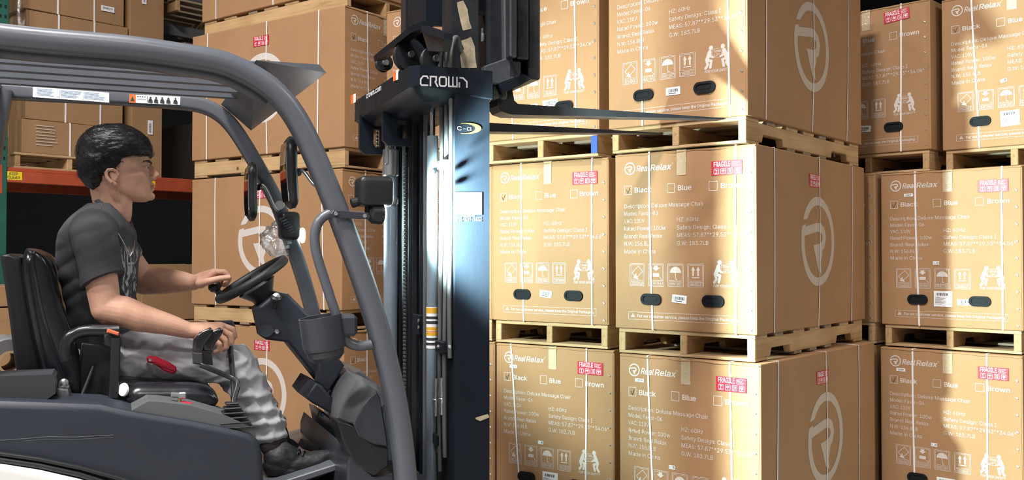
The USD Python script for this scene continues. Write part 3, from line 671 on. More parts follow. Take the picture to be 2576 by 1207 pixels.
fp('beacon_pivot', cyl(A(884, 512, -.52), A(908, 505, -.52), .016, 12), blackp, under=sb); fp('beacon_stay', cyl(A(925, 516, -.52), A(925, 535, -.52), .010, 10), blackp, under=sb)
def spot(k, at, aim, power, cone=50, soft=.5):
    p = np.array([FO[0], FO[1], 0]) + np.concatenate([at[0] * _h + at[1] * _l, [at[2]]]); d = np.concatenate([aim[0] * _h + aim[1] * _l, [aim[2]]]); d = d / np.linalg.norm(d)
    L = UsdLux.SphereLight.Define(stage, f'/World/lamp_beam_{k:03d}'); L.CreateRadiusAttr(.034); L.CreateIntensityAttr(power); L.CreateColorAttr(Gf.Vec3f(.74, 1.0, .93)); L.CreateNormalizeAttr(True)
    sh = UsdLux.ShapingAPI.Apply(L.GetPrim()); sh.CreateShapingConeAngleAttr(cone); sh.CreateShapingConeSoftnessAttr(soft)
    z = -d; x = np.cross((0, 0, 1.), z); x /= np.linalg.norm(x); y = np.cross(z, x)
    m = Gf.Matrix4d(*x, 0, *y, 0, *z, 0, *p, 1); L.AddTransformOp().Set(m)
spot(1, NL + [.022, 0, 0], (1, .10, .06), LAMP_POWER)
spot(2, FL + [.02, 0, 0], (1, .02, .06), LAMP_POWER * .18)

# grab handle and its clamped cup holder ----------------------------------------
hp = [(868, 530), (838, 534), (806, 552), (792, 590), (797, 640), (812, 690), (830, 745), (848, 800), (862, 840), (878, 862), (905, 870), (934, 866)]
gh = fp('grab_handle', tube(AP(hp, -.52), .0165, 14, (0, 1, 0), 70), guardp)
cl = fp('clamp_block', xf(cbox(A(852, 848, -.55), A(887, 787, -.47), .012), None), paint)
for p in ((837, 800), (841, 836)):
    b_ = fp('wing_bolt', cyl(A(p[0] - 4, p[1], -.555), A(p[0] + 14, p[1] - 4, -.555), .005, 8), zinc)
    fp('bolt_wing', hull(np.vstack([AP([(p[0] - 4, p[1] - 6), (p[0] + 6, p[1] - 2), (p[0] - 6, p[1] + 6)], -.552), AP([(p[0] - 4, p[1] - 6), (p[0] + 6, p[1] - 2), (p[0] - 6, p[1] + 6)], -.558)])), zinc, under=b_)
c_ = A(812, 842, -.52); ax = A(806, 792, -.52) - A(820, 880, -.52)
ch = fp('cup_holder', lathe([(0, -.055), (.058, -.055), (.066, -.048), (.070, -.03), (.070, .062), (.066, .062), (.064, -.03), (0, -.04)], c_, ax, 36), paint)
fp('holder_foot', lathe([(0, -.085), (.045, -.085), (.060, -.07), (.062, -.052), (0, -.052)], c_, ax, 30), paint, under=ch)

# mast ----------------------------------------------------------------------
ZB = .08
def channel(vout, sgn, u0, u1, z0, z1, th=.016, depth=.075):
    P = [(u0, vout), (u1, vout), (u1, vout + sgn * depth), (u1 - .02, vout + sgn * depth), (u1 - .024, vout + sgn * th), (u0 + .024, vout + sgn * th), (u0 + .02, vout + sgn * depth), (u0, vout + sgn * depth)]
    m = prism(P, z0, z1, .002); m.vertices = m.vertices[:, [0, 2, 1]]; m.invert(); return m
fp('outer_mast_rail', channel(-.42, 1, -.262, -.128, ZB, 2.12), mastp, 'wide dark rail plate with decals'); fp('outer_mast_rail', channel(.42, -1, -.262, -.128, ZB, 2.12), mastp)
fp('inner_mast_rail', channel(-.335, 1, -.245, -.14, .3, 2.95), mastd); fp('inner_mast_rail', channel(.335, -1, -.245, -.14, .3, 2.95), mastd)
fp('mast_stage_rail', channel(-.255, 1, -.235, -.15, .5, 3.1, .014, .06), mastd); fp('mast_stage_rail', channel(.255, -1, -.235, -.15, .5, 3.1, .014, .06), mastd)
for pxx, u, r, top, bot in ((983, -.31, .029, 385, 1300), ):
    b0, b1 = U(pxx, bot, u), U(pxx, top, u); b0[1] = b1[1]
    lc = fp('lift_cylinder', cyl(b0, b1, r, 24), cylp); x = b1
    fp('cylinder_collar', cyl(x - [0, 0, .10], x + [0, 0, .015], r + .006, 24), zinc, under=lc); fp('cylinder_collar', cyl(x - [0, 0, .22], x - [0, 0, .19], r + .005, 24), zinc, under=lc)
    fp('hose_fitting', cyl(x + [-.02, -.02, .02], x + [-.02, -.02, -.05], .012, 12), zinc, under=lc); fp('hose_fitting', cyl(x + [-.035, -.02, -.15], x + [-.035, -.02, -.19], .016, 6), zinc, under=lc)
    fp('piston_rod', cyl(b1, b1 + [0, 0, .28], .014, 18), chrome, under=lc)
b0, b1 = U(1088, 1300, -.285), U(1088, 342, -.285); b0[1] = b1[1]
lc = fp('lift_cylinder', cyl(b0, b1, .0215, 24), cylp); fp('piston_rod', cyl(b1, b1 + [0, 0, .19], .0105, 18), chrome, under=lc)
for k, (pxx, pb) in enumerate(((1109, 1185), (1121, 1150), (1133, 900))):
    top = U(pxx, 205, -.272); bt = U(pxx, pb, -.272); bt[1] = top[1]
    pts = [bt, bt * .5 + top * .5, top, top + [.0, 0, .10], top + [.03, .03, .17], top + [.06, .05, .12]]
    fp('hydraulic_hose', tube(smoothpath(pts, 60), .0085, 12, (1, 0, 0)), hosem)
for y, x0 in ((414, 1098), (872, 1094)):
    cb = fp('hose_clamp', cbox(U(x0, y + 13, -.297), U(1138, y - 13, -.262), .004), zinc if y < 500 else mastp)
    for xx in (1103, 1131): fp('clamp_bolt', lathe([(0, 0), (.0085, 0), (.0085, .004), (.005, .008), (0, .009)], U(xx, y, -.298) + [.002, 0, 0], (-1, 0, 0), 8), zinc, under=cb)
for xx, yy in ((1091, 433), (1131, 436), (1131, 468)): fp('mast_bolt', lathe([(0, 0), (.011, 0), (.011, .006), (.006, .010), (0, .011)], U(xx, yy, -.29), (-1, 0, 0), 8), zinc)
for pxx, v0, z0, z1, u in ((1102, 0, 952, 1045, -.275), (1117, 0, 950, 1042, -.275)):
    a_, b_ = U(pxx, z1, u), U(pxx, z0, u); b_[1] = a_[1]; H_ = b_[2] - a_[2]
    fp('hose_coupling', lathe([(0, 0), (.011, 0), (.011, H_ * .3), (.0135, H_ * .34), (.0135, H_ * .44), (.010, H_ * .47), (.0135, H_ * .5), (.0135, H_ * .62), (.0115, H_ * .66), (.011, H_), (0, H_)], a_ + [-.008, 0, 0], (0, 0, 1), 14), zinc)
fp('hose_bracket', cbox(U(1083, 1112, -.29), U(1118, 1092, -.26), .004), mastd)
for pxx in (1092, 1104): fp('brass_end', cyl(U(pxx, 1139, -.275), U(pxx, 1118, -.275) * [1, 0, 1] + U(pxx, 1139, -.275) * [0, 1, 0], .0085, 12), brass)
# leaf chains: links as one part each
def chain(pxx, y0, y1, u, pitch=.016):
    a_, b_ = U(pxx, y1, u), U(pxx, y0, u); n = int((b_[2] - a_[2]) / pitch); L = []
    for k in range(n):
        z = a_[2] + k * pitch; L.append(xf(cbox((-.006, -.008, 0), (.006, .008, pitch * .82), .003), None, (u, a_[1], z)))
    return cat(L)
fp('leaf_chain', chain(1017, 375, 1240, -.27), chainm, None, 30, 'stuff')
fp('leaf_chain', chain(949, 300, 385, -.32), chainm, None, 30, 'stuff')
for pxx, w_ in ((1005, .008), (1033, .006), (1060, .010), (1068, .008)):
    a_, b_ = U(pxx, 1300, -.268), U(pxx, 250, -.268); fp('mast_tube', cyl((a_[0], a_[1], a_[2]), (a_[0], a_[1], b_[2]), w_, 12), mastp if pxx != 1068 else hosem)
bx_ = fp('stop_bracket', cbox(U(1036, 838, -.29), U(1064, 792, -.275), .003), mastp)
for yy in (806, 823): fp('bracket_bolt', lathe([(0, 0), (.007, 0), (.007, .004), (0, .006)], U(1054, yy, -.292), (-1, 0, 0), 8), zinc, under=bx_)
a_ = U(1085, 880, -.3); s_ = fp('warning_strip', xf(cyl((0, 0, 0), (0, 0, .155), .0226, 24, 0), None, (b0[0], b0[1], U(1085, 880, -.31)[2])), white)
zz = U(1085, 880, -.31)[2]
for z, h, m_ in ((.132, .02, yellow), (.068, .012, yellow), (.048, .012, yellow), (.061, .004, orange)): fp('coloured_band', xf(cyl((0, 0, 0), (0, 0, h), .0229, 24, 0), None, (b0[0], b0[1], zz + z)), m_, under=s_)
for z in (.012, .03, .092, .11): fp('printed_band', xf(cyl((0, 0, 0), (0, 0, .010), .0229, 24, 0), None, (b0[0], b0[1], zz + z)), black_ink, under=s_)

# crosshead with the maker's lettering ---------------------------------------
u0, u1, va, vb = -.425, -.118, -.425, .46
zt, zb = 2.152, 2.030
body_ = hull([(u0 + .03, va, z) for z in (zb + .05, zt)] + [(u0, va + .03, z) for z in (zb + .045, zt)] + [(u1, va, z) for z in (zb + .02, zt)] + [(u1, vb, z) for z in (zb, zt)] + [(u0 + .03, vb, z) for z in (zb + .03, zt)] + [(u0, vb - .03, z) for z in (zb + .035, zt)] + [(u0 + .06, va + .05, zb), (u1 - .02, va + .04, zb), (u0 + .05, vb - .05, zb)])
xh = fp('mast_crosshead', body_, mastp, 'dark crosshead with block lettering')
# CROWN in cut-corner block strokes
def block_word(H, w=.16):
    S = w * H
    def L(*p): return LineString(p).buffer(S / 2, cap_style=2, join_style=2, mitre_limit=5)
    c, h = .30, 1.0; G = []
    G.append((unary_union([L((.62, h - .08), (.62, h - .08)), L((.66, h - .08), (.30, h - .08), (.08, h - .35), (.08, .26), (.2, .08), (.66, .08)), L((.66, .92), (.72, .78))]), .78))
    G.append((unary_union([L((.08, 0), (.08, .92), (.5, .92), (.62, .78), (.62, .62), (.5, .46)), L((.44, .5), (.66, .0))]), .80))
    G.append((L((.08, .26), (.08, .74), (.2, .92), (.54, .92), (.66, .74), (.66, .26), (.54, .08), (.2, .08), (.08, .26)), .80))
    G.append((unary_union([L((.08, 1), (.08, .2), (.2, .08), (.74, .08), (.86, .2), (.86, 1)), L((.47, .08), (.47, 1))]), 1.0))
    G.append((unary_union([L((.08, 0), (.08, 1.0)), L((.08, .92), (.36, .92), (.66, .6), (.66, 0))]), .78))
    out, x = [], 0
    for g, adv in G: out.append(affinity.translate(affinity.scale(g.buffer(0), H if False else 1, 1, origin=(0, 0)), x, 0)); x += adv
    return unary_union(out), x
wv = LineString; 
def word(H):
    w = .155; gs, x = [], 0
    def L(*p): return LineString(p).buffer(w / 2, cap_style=2, join_style=2, mitre_limit=4)
    for g, adv in ((unary_union([L((.80, .70), (.68, .92), (.32, .92), (.08, .62), (.08, .20), (.18, .08), (.80, .08))]), .92),
                   (unary_union([L((.08, 0), (.08, .92), (.62, .92), (.62, .55), (.50, .42)), L((.52, .46), (.78, -.02))]), .86),
                   (L((.08, .20), (.08, .80), (.2, .92), (.60, .92), (.72, .80), (.72, .20), (.60, .08), (.2, .08), (.08, .20), (.08, .4)), .88),
                   (unary_union([L((.08, 1), (.08, .08), (.86, .08), (.86, 1)), L((.47, .08), (.47, 1))]), 1.02),
                   (unary_union([L((.08, 0), (.08, .5)), L((.08, .92), (.42, .92), (.80, .58), (.80, 0))]), .9)):
        gs.append(affinity.translate(g, x, 0)); x += adv
    return affinity.scale(unary_union(gs), H, H, origin=(0, 0)), x * H
g, wd = word(1.0)
pA, pB, pC = A(1056, 216, va - .0012), A(1177, 221, va - .0012), A(1056, 189, va - .0012)
q = Print(); q.shape(affinity.scale(g, 1 / wd, 1.0, origin=(0, 0))); fp('maker_lettering', q.mesh(onquad(pA, pB - pA, pC - pA)), silver, under=xh, smooth=False)
pA, pB, pC = U(921, 248, u0 - .0012), U(959, 226, u0 - .0012), U(921, 235, u0 - .0012)
q = Print(); v_, f_ = text2('crown.com', 1.0, True); q.add((v_ / [v_[:, 0].max(), 1.0], f_)); fp('web_lettering', q.mesh(onquad(pA, pB - pA, pC - pA)), white, under=xh, smooth=False)
for px0, px1, yt, yb in ((883, 895, 240, 262), (990, 1002, 180, 205)):
    P = np.array([U(px0, yt, u0 - .001), U(px1, yt - 5, u0 - .001), U(px1, yb - 5, u0 - .001), U(px0, yb, u0 - .001)]); s_ = part(xh, 'hazard_sticker', hull(np.vstack([P, P - [.0008, 0, 0]])), white, None, False)
    P2 = np.array([P[0], P[0] * .45 + P[1] * .55, P[3] * .45 + P[2] * .55, P[3]]); part(xh, 'hazard_field', hull(np.vstack([P2 - [.001, 0, 0], P2 - [.0016, 0, 0]])), orange, None, False)
# U brackets hanging under the crosshead
for v, zlo, us in ((.33, 1.912, (-.43, -.32)), (.045, 1.918, (-.405, -.285))):
    o = [(us[0], zb + .05), (us[0], zlo + .02), (us[0] + .02, zlo), (us[1], zlo), (us[1], zb + .05)]
    hole = [(us[0] + .06, zb - .01), (us[0] + .06, zlo + .045), (us[0] + .068, zlo + .03), (us[1] - .02, zlo + .03), (us[1] - .02, zb - .01)]
    fp('hanger_bracket', prism(o, v - .012, v + .012, .002, hole=hole), mastp)
# sheave head above the crosshead with hose loops
zs = zt
sh = [A(942, 150, .12), A(1030, 72, -.12), A(1088, 62, -.20), A(1116, 84, -.24), A(1118, 100, -.24), A(1090, 86, -.2), A(1034, 92, -.12), A(950, 172, .12)]
top_ = np.array([U(942, 150, -.36), U(1036, 78, -.36), U(1060, 62, -.33), U(1108, 66, -.28), U(1118, 84, -.28)])
fp('sheave_cover', cat([slab(np.array([U(941, 148, -.35), U(1030, 76, -.35), U(1030, 76, -.35) + [.05, 0, .01], U(941, 148, -.35) + [.05, 0, .01]]), .012),
    slab(np.array([U(1030, 76, -.35), U(1030, 76, -.35) + [.05, 0, .01], U(1062, 62, -.34) + [.045, 0, .01], U(1062, 62, -.34)]), .012), hull(np.vstack([np.array([U(1060, 64, -.345), U(1118, 82, -.345), U(1118, 98, -.345), U(1060, 82, -.345)]), np.array([U(1060, 64, -.345), U(1118, 82, -.345), U(1118, 98, -.345), U(1060, 82, -.345)]) + [.03, 0, 0]]))]), mastp)
fp('sheave_side', hull(np.vstack([np.array([U(1062, 80, -.33), U(1119, 96, -.33), U(1112, 130, -.33), U(1076, 128, -.33)]), np.array([U(1062, 80, -.33), U(1119, 96, -.33), U(1112, 130, -.33), U(1076, 128, -.33)]) + [.03, 0, 0]])), mastd)
for pc, R in (((1030, 140), .065), ((1092, 150), .05), ((966, 160), .036)):
    c = U(*pc, -.29); s_ = fp('sheave_wheel', lathe([(0, -.022), (R, -.022), (R, -.014), (R * .78, -.008), (R * .78, .008), (R, .014), (R, .022), (0, .022)], c, (0, 1, 0), 30), mastd)
    fp('sheave_pin', cyl(c - [0, .035, 0], c + [0, .035, 0], .014, 14), zinc, under=s_)
for k, (x, r) in enumerate(((1005, .011), (1018, .009), (1078, .0085), (1088, .0085), (1098, .0085), (1106, .0085))):
    c = U(x, 170, -.275); c[2] = zt + .03; tp = .10 if k < 2 else .075
    fp('hose_loop', tube([c + [0, 0, -.04], c + [0, 0, .04], c + [.02, -.015, tp], c + [.06, -.03, tp + .012], c + [.09, -.04, tp - .03], c + [.10, -.04, -.03]], r, 10, (0, 1, 0), 30), hosem if k else rubber)
# inner mast columns above the crosshead, worn bright
fp('inner_mast_head', hull([U(x, y, u) for x, y in ((1026, -120), (1026, 62)) for u in (-.26,)] + [U(x, y, -.26) for x, y in ((1072, -120), (1072, 62))] + [U(1026, -120, -.26) + [.1, 0, 0], U(1026, 62, -.26) + [.1, 0, 0], U(1072, 62, -.26) + [.1, 0, 0], U(1072, -120, -.26) + [.1, 0, 0]]), mastp)
wz = np.array([A(1160, 118, -.338), A(1168, 70, -.338), A(1178, 40, -.338)])
def blot(pts, v):
    g = Polygon([tuple(A(x, y, v)[[0, 2]]) for x, y in pts]).buffer(.004); vv, ff = flat(g); return tm(np.column_stack([vv[:, 0], np.full(len(vv), v), vv[:, 1]]), ff)
fp('worn_patch', blot([(1163, 168), (1160, 140), (1170, 124), (1163, 104), (1176, 100), (1184, 96), (1192, 118), (1194, 150), (1197, 168)], -.3365), worn, 'tan worn patch where the paint is rubbed off', False)
fp('worn_patch', blot([(1166, 74), (1160, 50), (1154, 22), (1152, 8), (1164, 4), (1174, 24), (1178, 52), (1184, 70)], -.3365), worn, 'tan worn streak where the paint is rubbed off', False)
# decals on the near rail
va2 = -.4212
def on_near(P, Q, R, o=0): P, Q, R = (A(*x, va2 - o) for x in (P, Q, R)); return onquad(P, Q - P, R - P)
lb = part(FK, 'rental_label', hull(np.vstack([AP([(1143, 483), (1213, 483), (1213, 540), (1143, 540)], va2), AP([(1143, 483), (1213, 483), (1213, 540), (1143, 540)], va2 - .0008)])), M('pale_label_paper', (.42, .50, .52), .6), 'pale rental label with dark lettering', False)
q = Print(); v_, f_ = text2('Rental', 1.0, True); q.add((v_ / [v_[:, 0].max(), 1] * [.46, .20] + [.48, .72], f_))
q.shape(affinity.scale(ring(roundbox(0, 0, 4, 1, .4), .07), .215, .2, origin=(0, 0)), (.07, .38)); v_, f_ = text2('Equipment Service', 1.0); q.add((v_ / [v_[:, 0].max(), 1] * [.5, .07] + [.22, .45], f_))
q.shape(sbox(.26, .31, .40, .325)); q.shape(sbox(.6, .31, .76, .325)); q.shape(ring(affinity.scale(Point(.5, .22).buffer(.07), 1, 1.2), .015))
fp('label_print', q.mesh(on_near((1143, 540), (1213, 540), (1143, 483), .0016)), black_ink, under=lb, smooth=False)
q = Print(); v_, f_ = text2('903-619-9833', 1.0, True); q.add((v_ / [v_[:, 0].max(), 1], f_)); ph = fp('phone_number', q.mesh(on_near((1147, 556), (1212, 556), (1147, 546), .0006)), white, smooth=False)
v_, f_ = text2('24 HR SERVICE', 1.0, True); q = Print(); q.add((v_ / [v_[:, 0].max(), 1], f_)); fp('service_line', q.mesh(on_near((1160, 544.5), (1195, 544.5), (1160, 541), .0006)), white, smooth=False)
q = Print(); v_, f_ = text2('C-G', 1.0, False); q.add((v_ / [v_[:, 0].max(), 1], f_)); fp('model_lettering', q.mesh(on_near((1149, 327), (1186, 330), (1149, 317), .0006)), white, smooth=False)
q = Print(); q.shape(affinity.scale(Point(0, 0).buffer(1, quad_segs=24), 1.15, .5).difference(affinity.translate(affinity.scale(Point(0, 0).buffer(1, quad_segs=24), 1.0, .44), -.32, 0)).intersection(sbox(-.45, -2, 2, 2)))
fp('crescent_mark', q.mesh(on_near((1174, 323), (1206, 323), (1174, 295), .0006)), yellow, 'yellow crescent', smooth=False)
for P in ([(1215, 905), (1226, 900), (1224, 907), (1200, 913)],): fp('paint_scuff', blot([(1199, 1052), (1226, 1044), (1228, 1048), (1208, 1056)], va2 - .0002), worn, 'pale scrape', False)

# carriage and forks ------------------------------------------------------------
fp('carriage_side', hull([(x, y, z) for x in (-.10, -.02) for y in (-.33, -.30) for z in (2.17, 2.9)]), mastd)
cp = [A(1262, 170, -.33), A(1278, -60, -.33)]
fp('carriage_plate', prism(A2([(1214, 168), (1265, 150), (1262, -80), (1277, -80), (1278, 138), (1300, 186), (1288, 200), (1250, 214), (1228, 212), (1215, 190)], -.34), -.36, -.32, .004), M('worn_carriage_paint', (.05, .055, .066), .4, var=.3, vscale=12))
fp('carriage_guard', prism(A2([(1194, -80), (1262, -80), (1262, 150), (1230, 166), (1228, 95), (1215, 40), (1194, 30)], -.28), -.30, -.27, .003), mastd)
fp('hose_nipple', lathe([(0, 0), (.008, 0), (.011, .012), (.010, .03), (.006, .034), (.007, .05), (0, .05)], A(1212, 105, -.31), (0, 0, 1), 14), zinc)
for k, (xa, xb, yb, m_) in enumerate(((1278, 1296, 146, forkm), (1297, 1328, 148, mastd), (1329, 1360, 198, forkm))):
    a0, a1 = A(xa, yb, -.38 + .02 * k), A(xb, -90, -.38 + .02 * k); fp('carriage_bar', cbox((a0[0], -.40 + .03 * k, a0[2]), (a1[0], .36, a1[2]), .006), m_)
fp('load_backrest', cbox(A(1279, 196, -.36), (A(1312, 196, -.36)[0], .36, A(1279, 150, -.36)[2]), .006), forkm)
fp('side_shifter', prism(A2([(1246, 216), (1308, 188), (1332, 200), (1304, 217), (1256, 238)], -.33), -.36, .34, .004), mastp)
for px_ in ((1230, 216, 1252, 250), (1252, 218, 1270, 252)): a0 = A(px_[0], px_[3], -.30); a1 = A(px_[2], px_[1], -.30); fp('fork_hook', cbox((a0[0], -.33, a0[2]), (a1[0], -.27, a1[2]), .008), M('greenish_steel', (.07, .085, .075), .5) if px_[0] == 1230 else stage.GetPrimAtPath('/World/Looks/greenish_steel').GetPath())
def fork(v):
    w = .10; heel = .012
    P = [A(1239, 254, -.256)[[0, 2]], A(1240, 270, -.256)[[0, 2]], A(1250, 285, -.256)[[0, 2]], A(1272, 292.5, -.256)[[0, 2]], A(1812, 302, -.256)[[0, 2]], A(1818, 301, -.256)[[0, 2]], A(1810, 299, -.256)[[0, 2]], A(1290, 266, -.256)[[0, 2]], A(1281, 258, -.256)[[0, 2]], A(1277, 236, -.256)[[0, 2]], A(1275, 160, -.256)[[0, 2]], A(1260, 160, -.256)[[0, 2]], A(1258, 240, -.256)[[0, 2]]]
    P = [tuple(p) for p in P]
    sh = prism(P, v - w / 2, v + w / 2, .004)
    # the blade narrows to its tip
    x = sh.vertices[:, 0]; t = np.clip((x - .62) / .4, 0, 1) ** 1.6; sh.vertices[:, 1] = v + (sh.vertices[:, 1] - v) * (1 - .45 * t); return sh
fp('fork', fork(-.256), forkm); fp('fork', fork(.256), forkm)

# steering column, wheel, cowl ----------------------------------------------------
fp('column_cover', prism(A2([(637, 774), (648, 766), (690, 732), (718, 737), (772, 792), (800, 850), (840, 918), (856, 958), (838, 985), (800, 962), (716, 857), (664, 851), (652, 842), (648, 820)], 0), -.075, .075, .014), paint_lo, 'dark tilting column cover')
fp('column_knob', lathe([(0, 0), (.016, 0), (.016, .03), (.02, .034), (.02, .045), (.014, .05), (0, .05)], A(690, 772, -.10), A(694, 745, -.13) - A(688, 776, -.10), 20), blackp); 
cbx = fp('column_pivot', cyl(A(670, 832, -.085), A(670, 832, .085), .026, 20), paint_lo); fp('pivot_bolt', lathe([(0, 0), (.011, 0), (.011, .006), (.007, .012), (0, .013)], A(696, 834, -.076), (0, -1, 0), 6), zinc)
fp('ignition_cap', lathe([(0, 0), (.014, 0), (.014, .005), (0, .009)], A(695, 747, -.125), (-.25, -.9, .35), 20), zinc)
wc = A(634, 702, 0); wn = A(634, 702, 0) - A(716, 828, 0); wn = wn / np.linalg.norm(wn)
sw = fp('steering_wheel', torus(wc, wn, .136, .0165, 64, 16), rubber)
fp('wheel_hub', lathe([(0, -.11), (.035, -.10), (.045, -.06), (.075, -.02), (.05, -.004), (0, 0)], wc - wn * .012, wn, 30), blackp, under=sw)
e1 = np.cross((0, 1., 0), wn); e1 /= np.linalg.norm(e1); e2 = np.cross(wn, e1)
for a in (75, 195, 315):
    d = math.cos(math.radians(a)) * e1 + math.sin(math.radians(a)) * e2; fp('wheel_spoke', sweep(np.array([wc + d * .03 - wn * .03, wc + d * .08 - wn * .018, wc + d * .132]), rrect(.04, .012, .004, 2), tuple(wn)), rubber, under=sw)
kd = A(563, 730, .05) ; kd = wc + .136 * ((kd - wc) - ((kd - wc) @ wn) * wn) / np.linalg.norm((kd - wc) - ((kd - wc) @ wn) * wn)
fp('spinner_knob', lathe([(0, 0), (.012, 0), (.012, .018), (.022, .026), (.025, .04), (.018, .052), (0, .055)], kd + wn * .008, wn, 22), blackp, under=sw)
KNOB = kd + wn * .045
# dash cowl: a curved body across the truck under the column
cw = [(846, 1056), (889, 1066), (915, 1018), (946, 983), (958, 1000), (977, 1124), (977, 1174), (938, 1196), (880, 1130)]
rows_ = [(-.475, [(889, 1066), (896, 1046), (908, 1022), (925, 1000), (948, 981)], 0), (-.42, [(872, 1062), (879, 1038), (892, 1011), (911, 988), (934, 972)], -.004), (-.34, [(851, 1054), (859, 1022), (873, 994), (891, 970), (914, 956)], 0), (-.27, [(845, 1058), (850, 1024), (862, 994), (880, 966), (902, 948)], .014),
         (-.20, [(838, 1062), (838, 1028), (848, 992), (864, 958), (886, 938)], .006), (-.10, [(834, 1061), (826, 1034), (829, 994), (850, 952), (874, 926)], 0), (.10, [(836, 1050), (829, 1024), (834, 988), (854, 950), (876, 926)], 0), (.30, [(838, 1040), (832, 1016), (838, 984), (858, 950), (880, 928)], .01)]
from scipy.interpolate import CubicSpline
R_ = np.array([smoothpath(AP(pts, v), 20) + [du, 0, 0] for v, pts, du in rows_]); vv_ = np.array([r[0] for r in rows_]); G_ = CubicSpline(vv_, R_)(np.linspace(-.475, .30, 44)); nu, nv = G_.shape[:2]
In = G_ + [.05, 0, -.03]; V_ = np.vstack([G_.reshape(-1, 3), In.reshape(-1, 3)]); N_ = nu * nv; F_ = []
for i in range(nu - 1):
    for j in range(nv - 1):
        a_ = i * nv + j; F_ += [(a_, a_ + 1, a_ + nv + 1), (a_, a_ + nv + 1, a_ + nv), (N_ + a_, N_ + a_ + nv + 1, N_ + a_ + 1), (N_ + a_, N_ + a_ + nv, N_ + a_ + nv + 1)]
bd = [i * nv for i in range(nu)] + [(nu - 1) * nv + j for j in range(1, nv)] + [i * nv + nv - 1 for i in range(nu - 2, -1, -1)] + [j for j in range(nv - 2, 0, -1)]
for p_, q_ in zip(bd, bd[1:] + bd[:1]): F_ += [(p_, q_, N_ + q_), (p_, N_ + q_, N_ + p_)]
kp_ = tm(V_, F_); kp_.fix_normals(); fp('knee_pad', kp_, cowlp, 'lighter grey rounded knee cowl', 50)
fp('dash_cowl', prism(A2([(889, 1067), (897, 1046), (909, 1022), (926, 1000), (948, 982), (958, 1000), (977, 1124), (940, 1118), (900, 1096)], -.475), -.478, -.42, .006), paint)
fp('cowl_core', prism(A2([(905, 1062), (930, 1010), (953, 1000), (970, 1110), (940, 1110), (905, 1092)], -.4), -.42, .36, .01), cowlp)
fp('cowl_hood', prism(A2([(872, 928), (890, 922), (905, 937), (953, 974), (945, 1040), (900, 1010)], .0), -.12, .3, .012), cowlp)
fp('cowl_cover', prism(A2([(802, 898), (842, 889), (866, 919), (824, 988), (797, 960)], -.13), -.14, -.08, .01), paint_lo)
fp('cowl_tray', prism(A2([(761, 990), (784, 955), (800, 962), (822, 990), (838, 1000), (846, 1030), (826, 1034), (775, 1006)], -.08), -.16, .16, .012), paint_lo)
fp('cowl_skirt', prism(A2([(846, 1058), (889, 1070), (930, 1112), (977, 1127), (978, 1172), (940, 1197), (890, 1165), (862, 1112)], -.47), -.474, -.36, .008), blackp)
fp('cowl_leg', prism(A2([(832, 1056), (850, 1062), (876, 1130), (905, 1170), (960, 1190), (985, 1290), (880, 1290), (850, 1150), (842, 1100)], -.1), -.16, .34, .01), paint)
fp('front_bulkhead', prism(A2([(880, 1130), (935, 1196), (985, 1190), (1000, 1300), (870, 1300), (870, 1160)], -.45), -.47, .4, .01), paint)
led = fp('key_switch', cyl(A(806, 1040, -.1), A(814, 1042, -.1), .008, 12), blackp); fp('indicator', cyl(A(812, 1042, -.112), A(812, 1042, -.108), .004, 10), bluedot, under=led)
fp('dangling_tag', prism(A2([(803, 1030), (806, 1036), (799, 1050), (795, 1048)], -.1), -.102, -.098, .0005), blackp)

# floor, step, bellows console, side covers ---------------------------------------
fp('floor_plate', prism(A2([(560, 1240), (700, 1212), (866, 1158), (880, 1160), (876, 1172), (712, 1226), (560, 1256)], -.27), -.28, .46, .004), guardp)
fp('accelerator_pedal', prism(A2([(757, 1125), (765, 1110), (800, 1120), (798, 1134)], -.02), -.06, .05, .004), rubber)
fp('under_frame', cbox((-1.9, -.46, .14), (-.25, .46, .62), .02), paint_lo)
sidep = [(-330, 1000), (-150, 1003), (0, 1007), (110, 1011), (250, 1016), (330, 1034), (480, 1058), (600, 1082), (632, 1092), (652, 1112), (662, 1150), (668, 1300), (668, 1500), (-330, 1500)]
def shell(poly, v0, v1, ro):
    n = len(poly); return prism(poly, v0, v1, ro)
fp('side_cover', prism(A2(sidep, -.52), -.52, -.28, .022), paint_lo, 'blue-black side cover with a long scratch')
fp('hood', prism(A2([(-330, 1000), (0, 1007), (250, 1016), (300, 1040), (560, 1110), (600, 1400), (-330, 1400)], -.3), -.30, .5, .02), paint_lo)
q = Print(); SC = [(0, 1107), (60, 1103), (120, 1098), (190, 1099), (240, 1096), (285, 1094)]
scr = LineString([tuple(A(x, y, -.5206)[[0, 2]]) for x, y in SC]).buffer(.0011).union(LineString([tuple(A(x, y + 6, -.5206)[[0, 2]]) for x, y in SC[1:]]).buffer(.0006)); vv, ff = flat(scr)
fp('scratch', tm(np.column_stack([vv[:, 0], np.full(len(vv), -.5207), vv[:, 1]]), ff), M('scratched_plastic', (.11, .115, .125), .6), 'pale scratch line', False)
fp('trim_strip', sweep(AP([(-300, 1095), (-100, 1122), (0, 1141), (100, 1155), (200, 1176), (300, 1203), (420, 1242)], -.525), rrect(.012, .02, .005, 3), (0, 1, 0)), blackp)
fp('trim_strip', sweep(AP([(-300, 1108), (-100, 1136), (0, 1156), (100, 1171), (200, 1193), (280, 1218), (400, 1256)], -.53), rrect(.014, .02, .005, 3), (0, 1, 0)), blackp)
fp('white_skirt', prism(A2([(-330, 1116), (-100, 1146), (0, 1166), (100, 1182), (200, 1205), (280, 1230), (420, 1275), (430, 1520), (-330, 1520)], -.54), -.575, -.50, .01), whitep, 'white lower body panel')
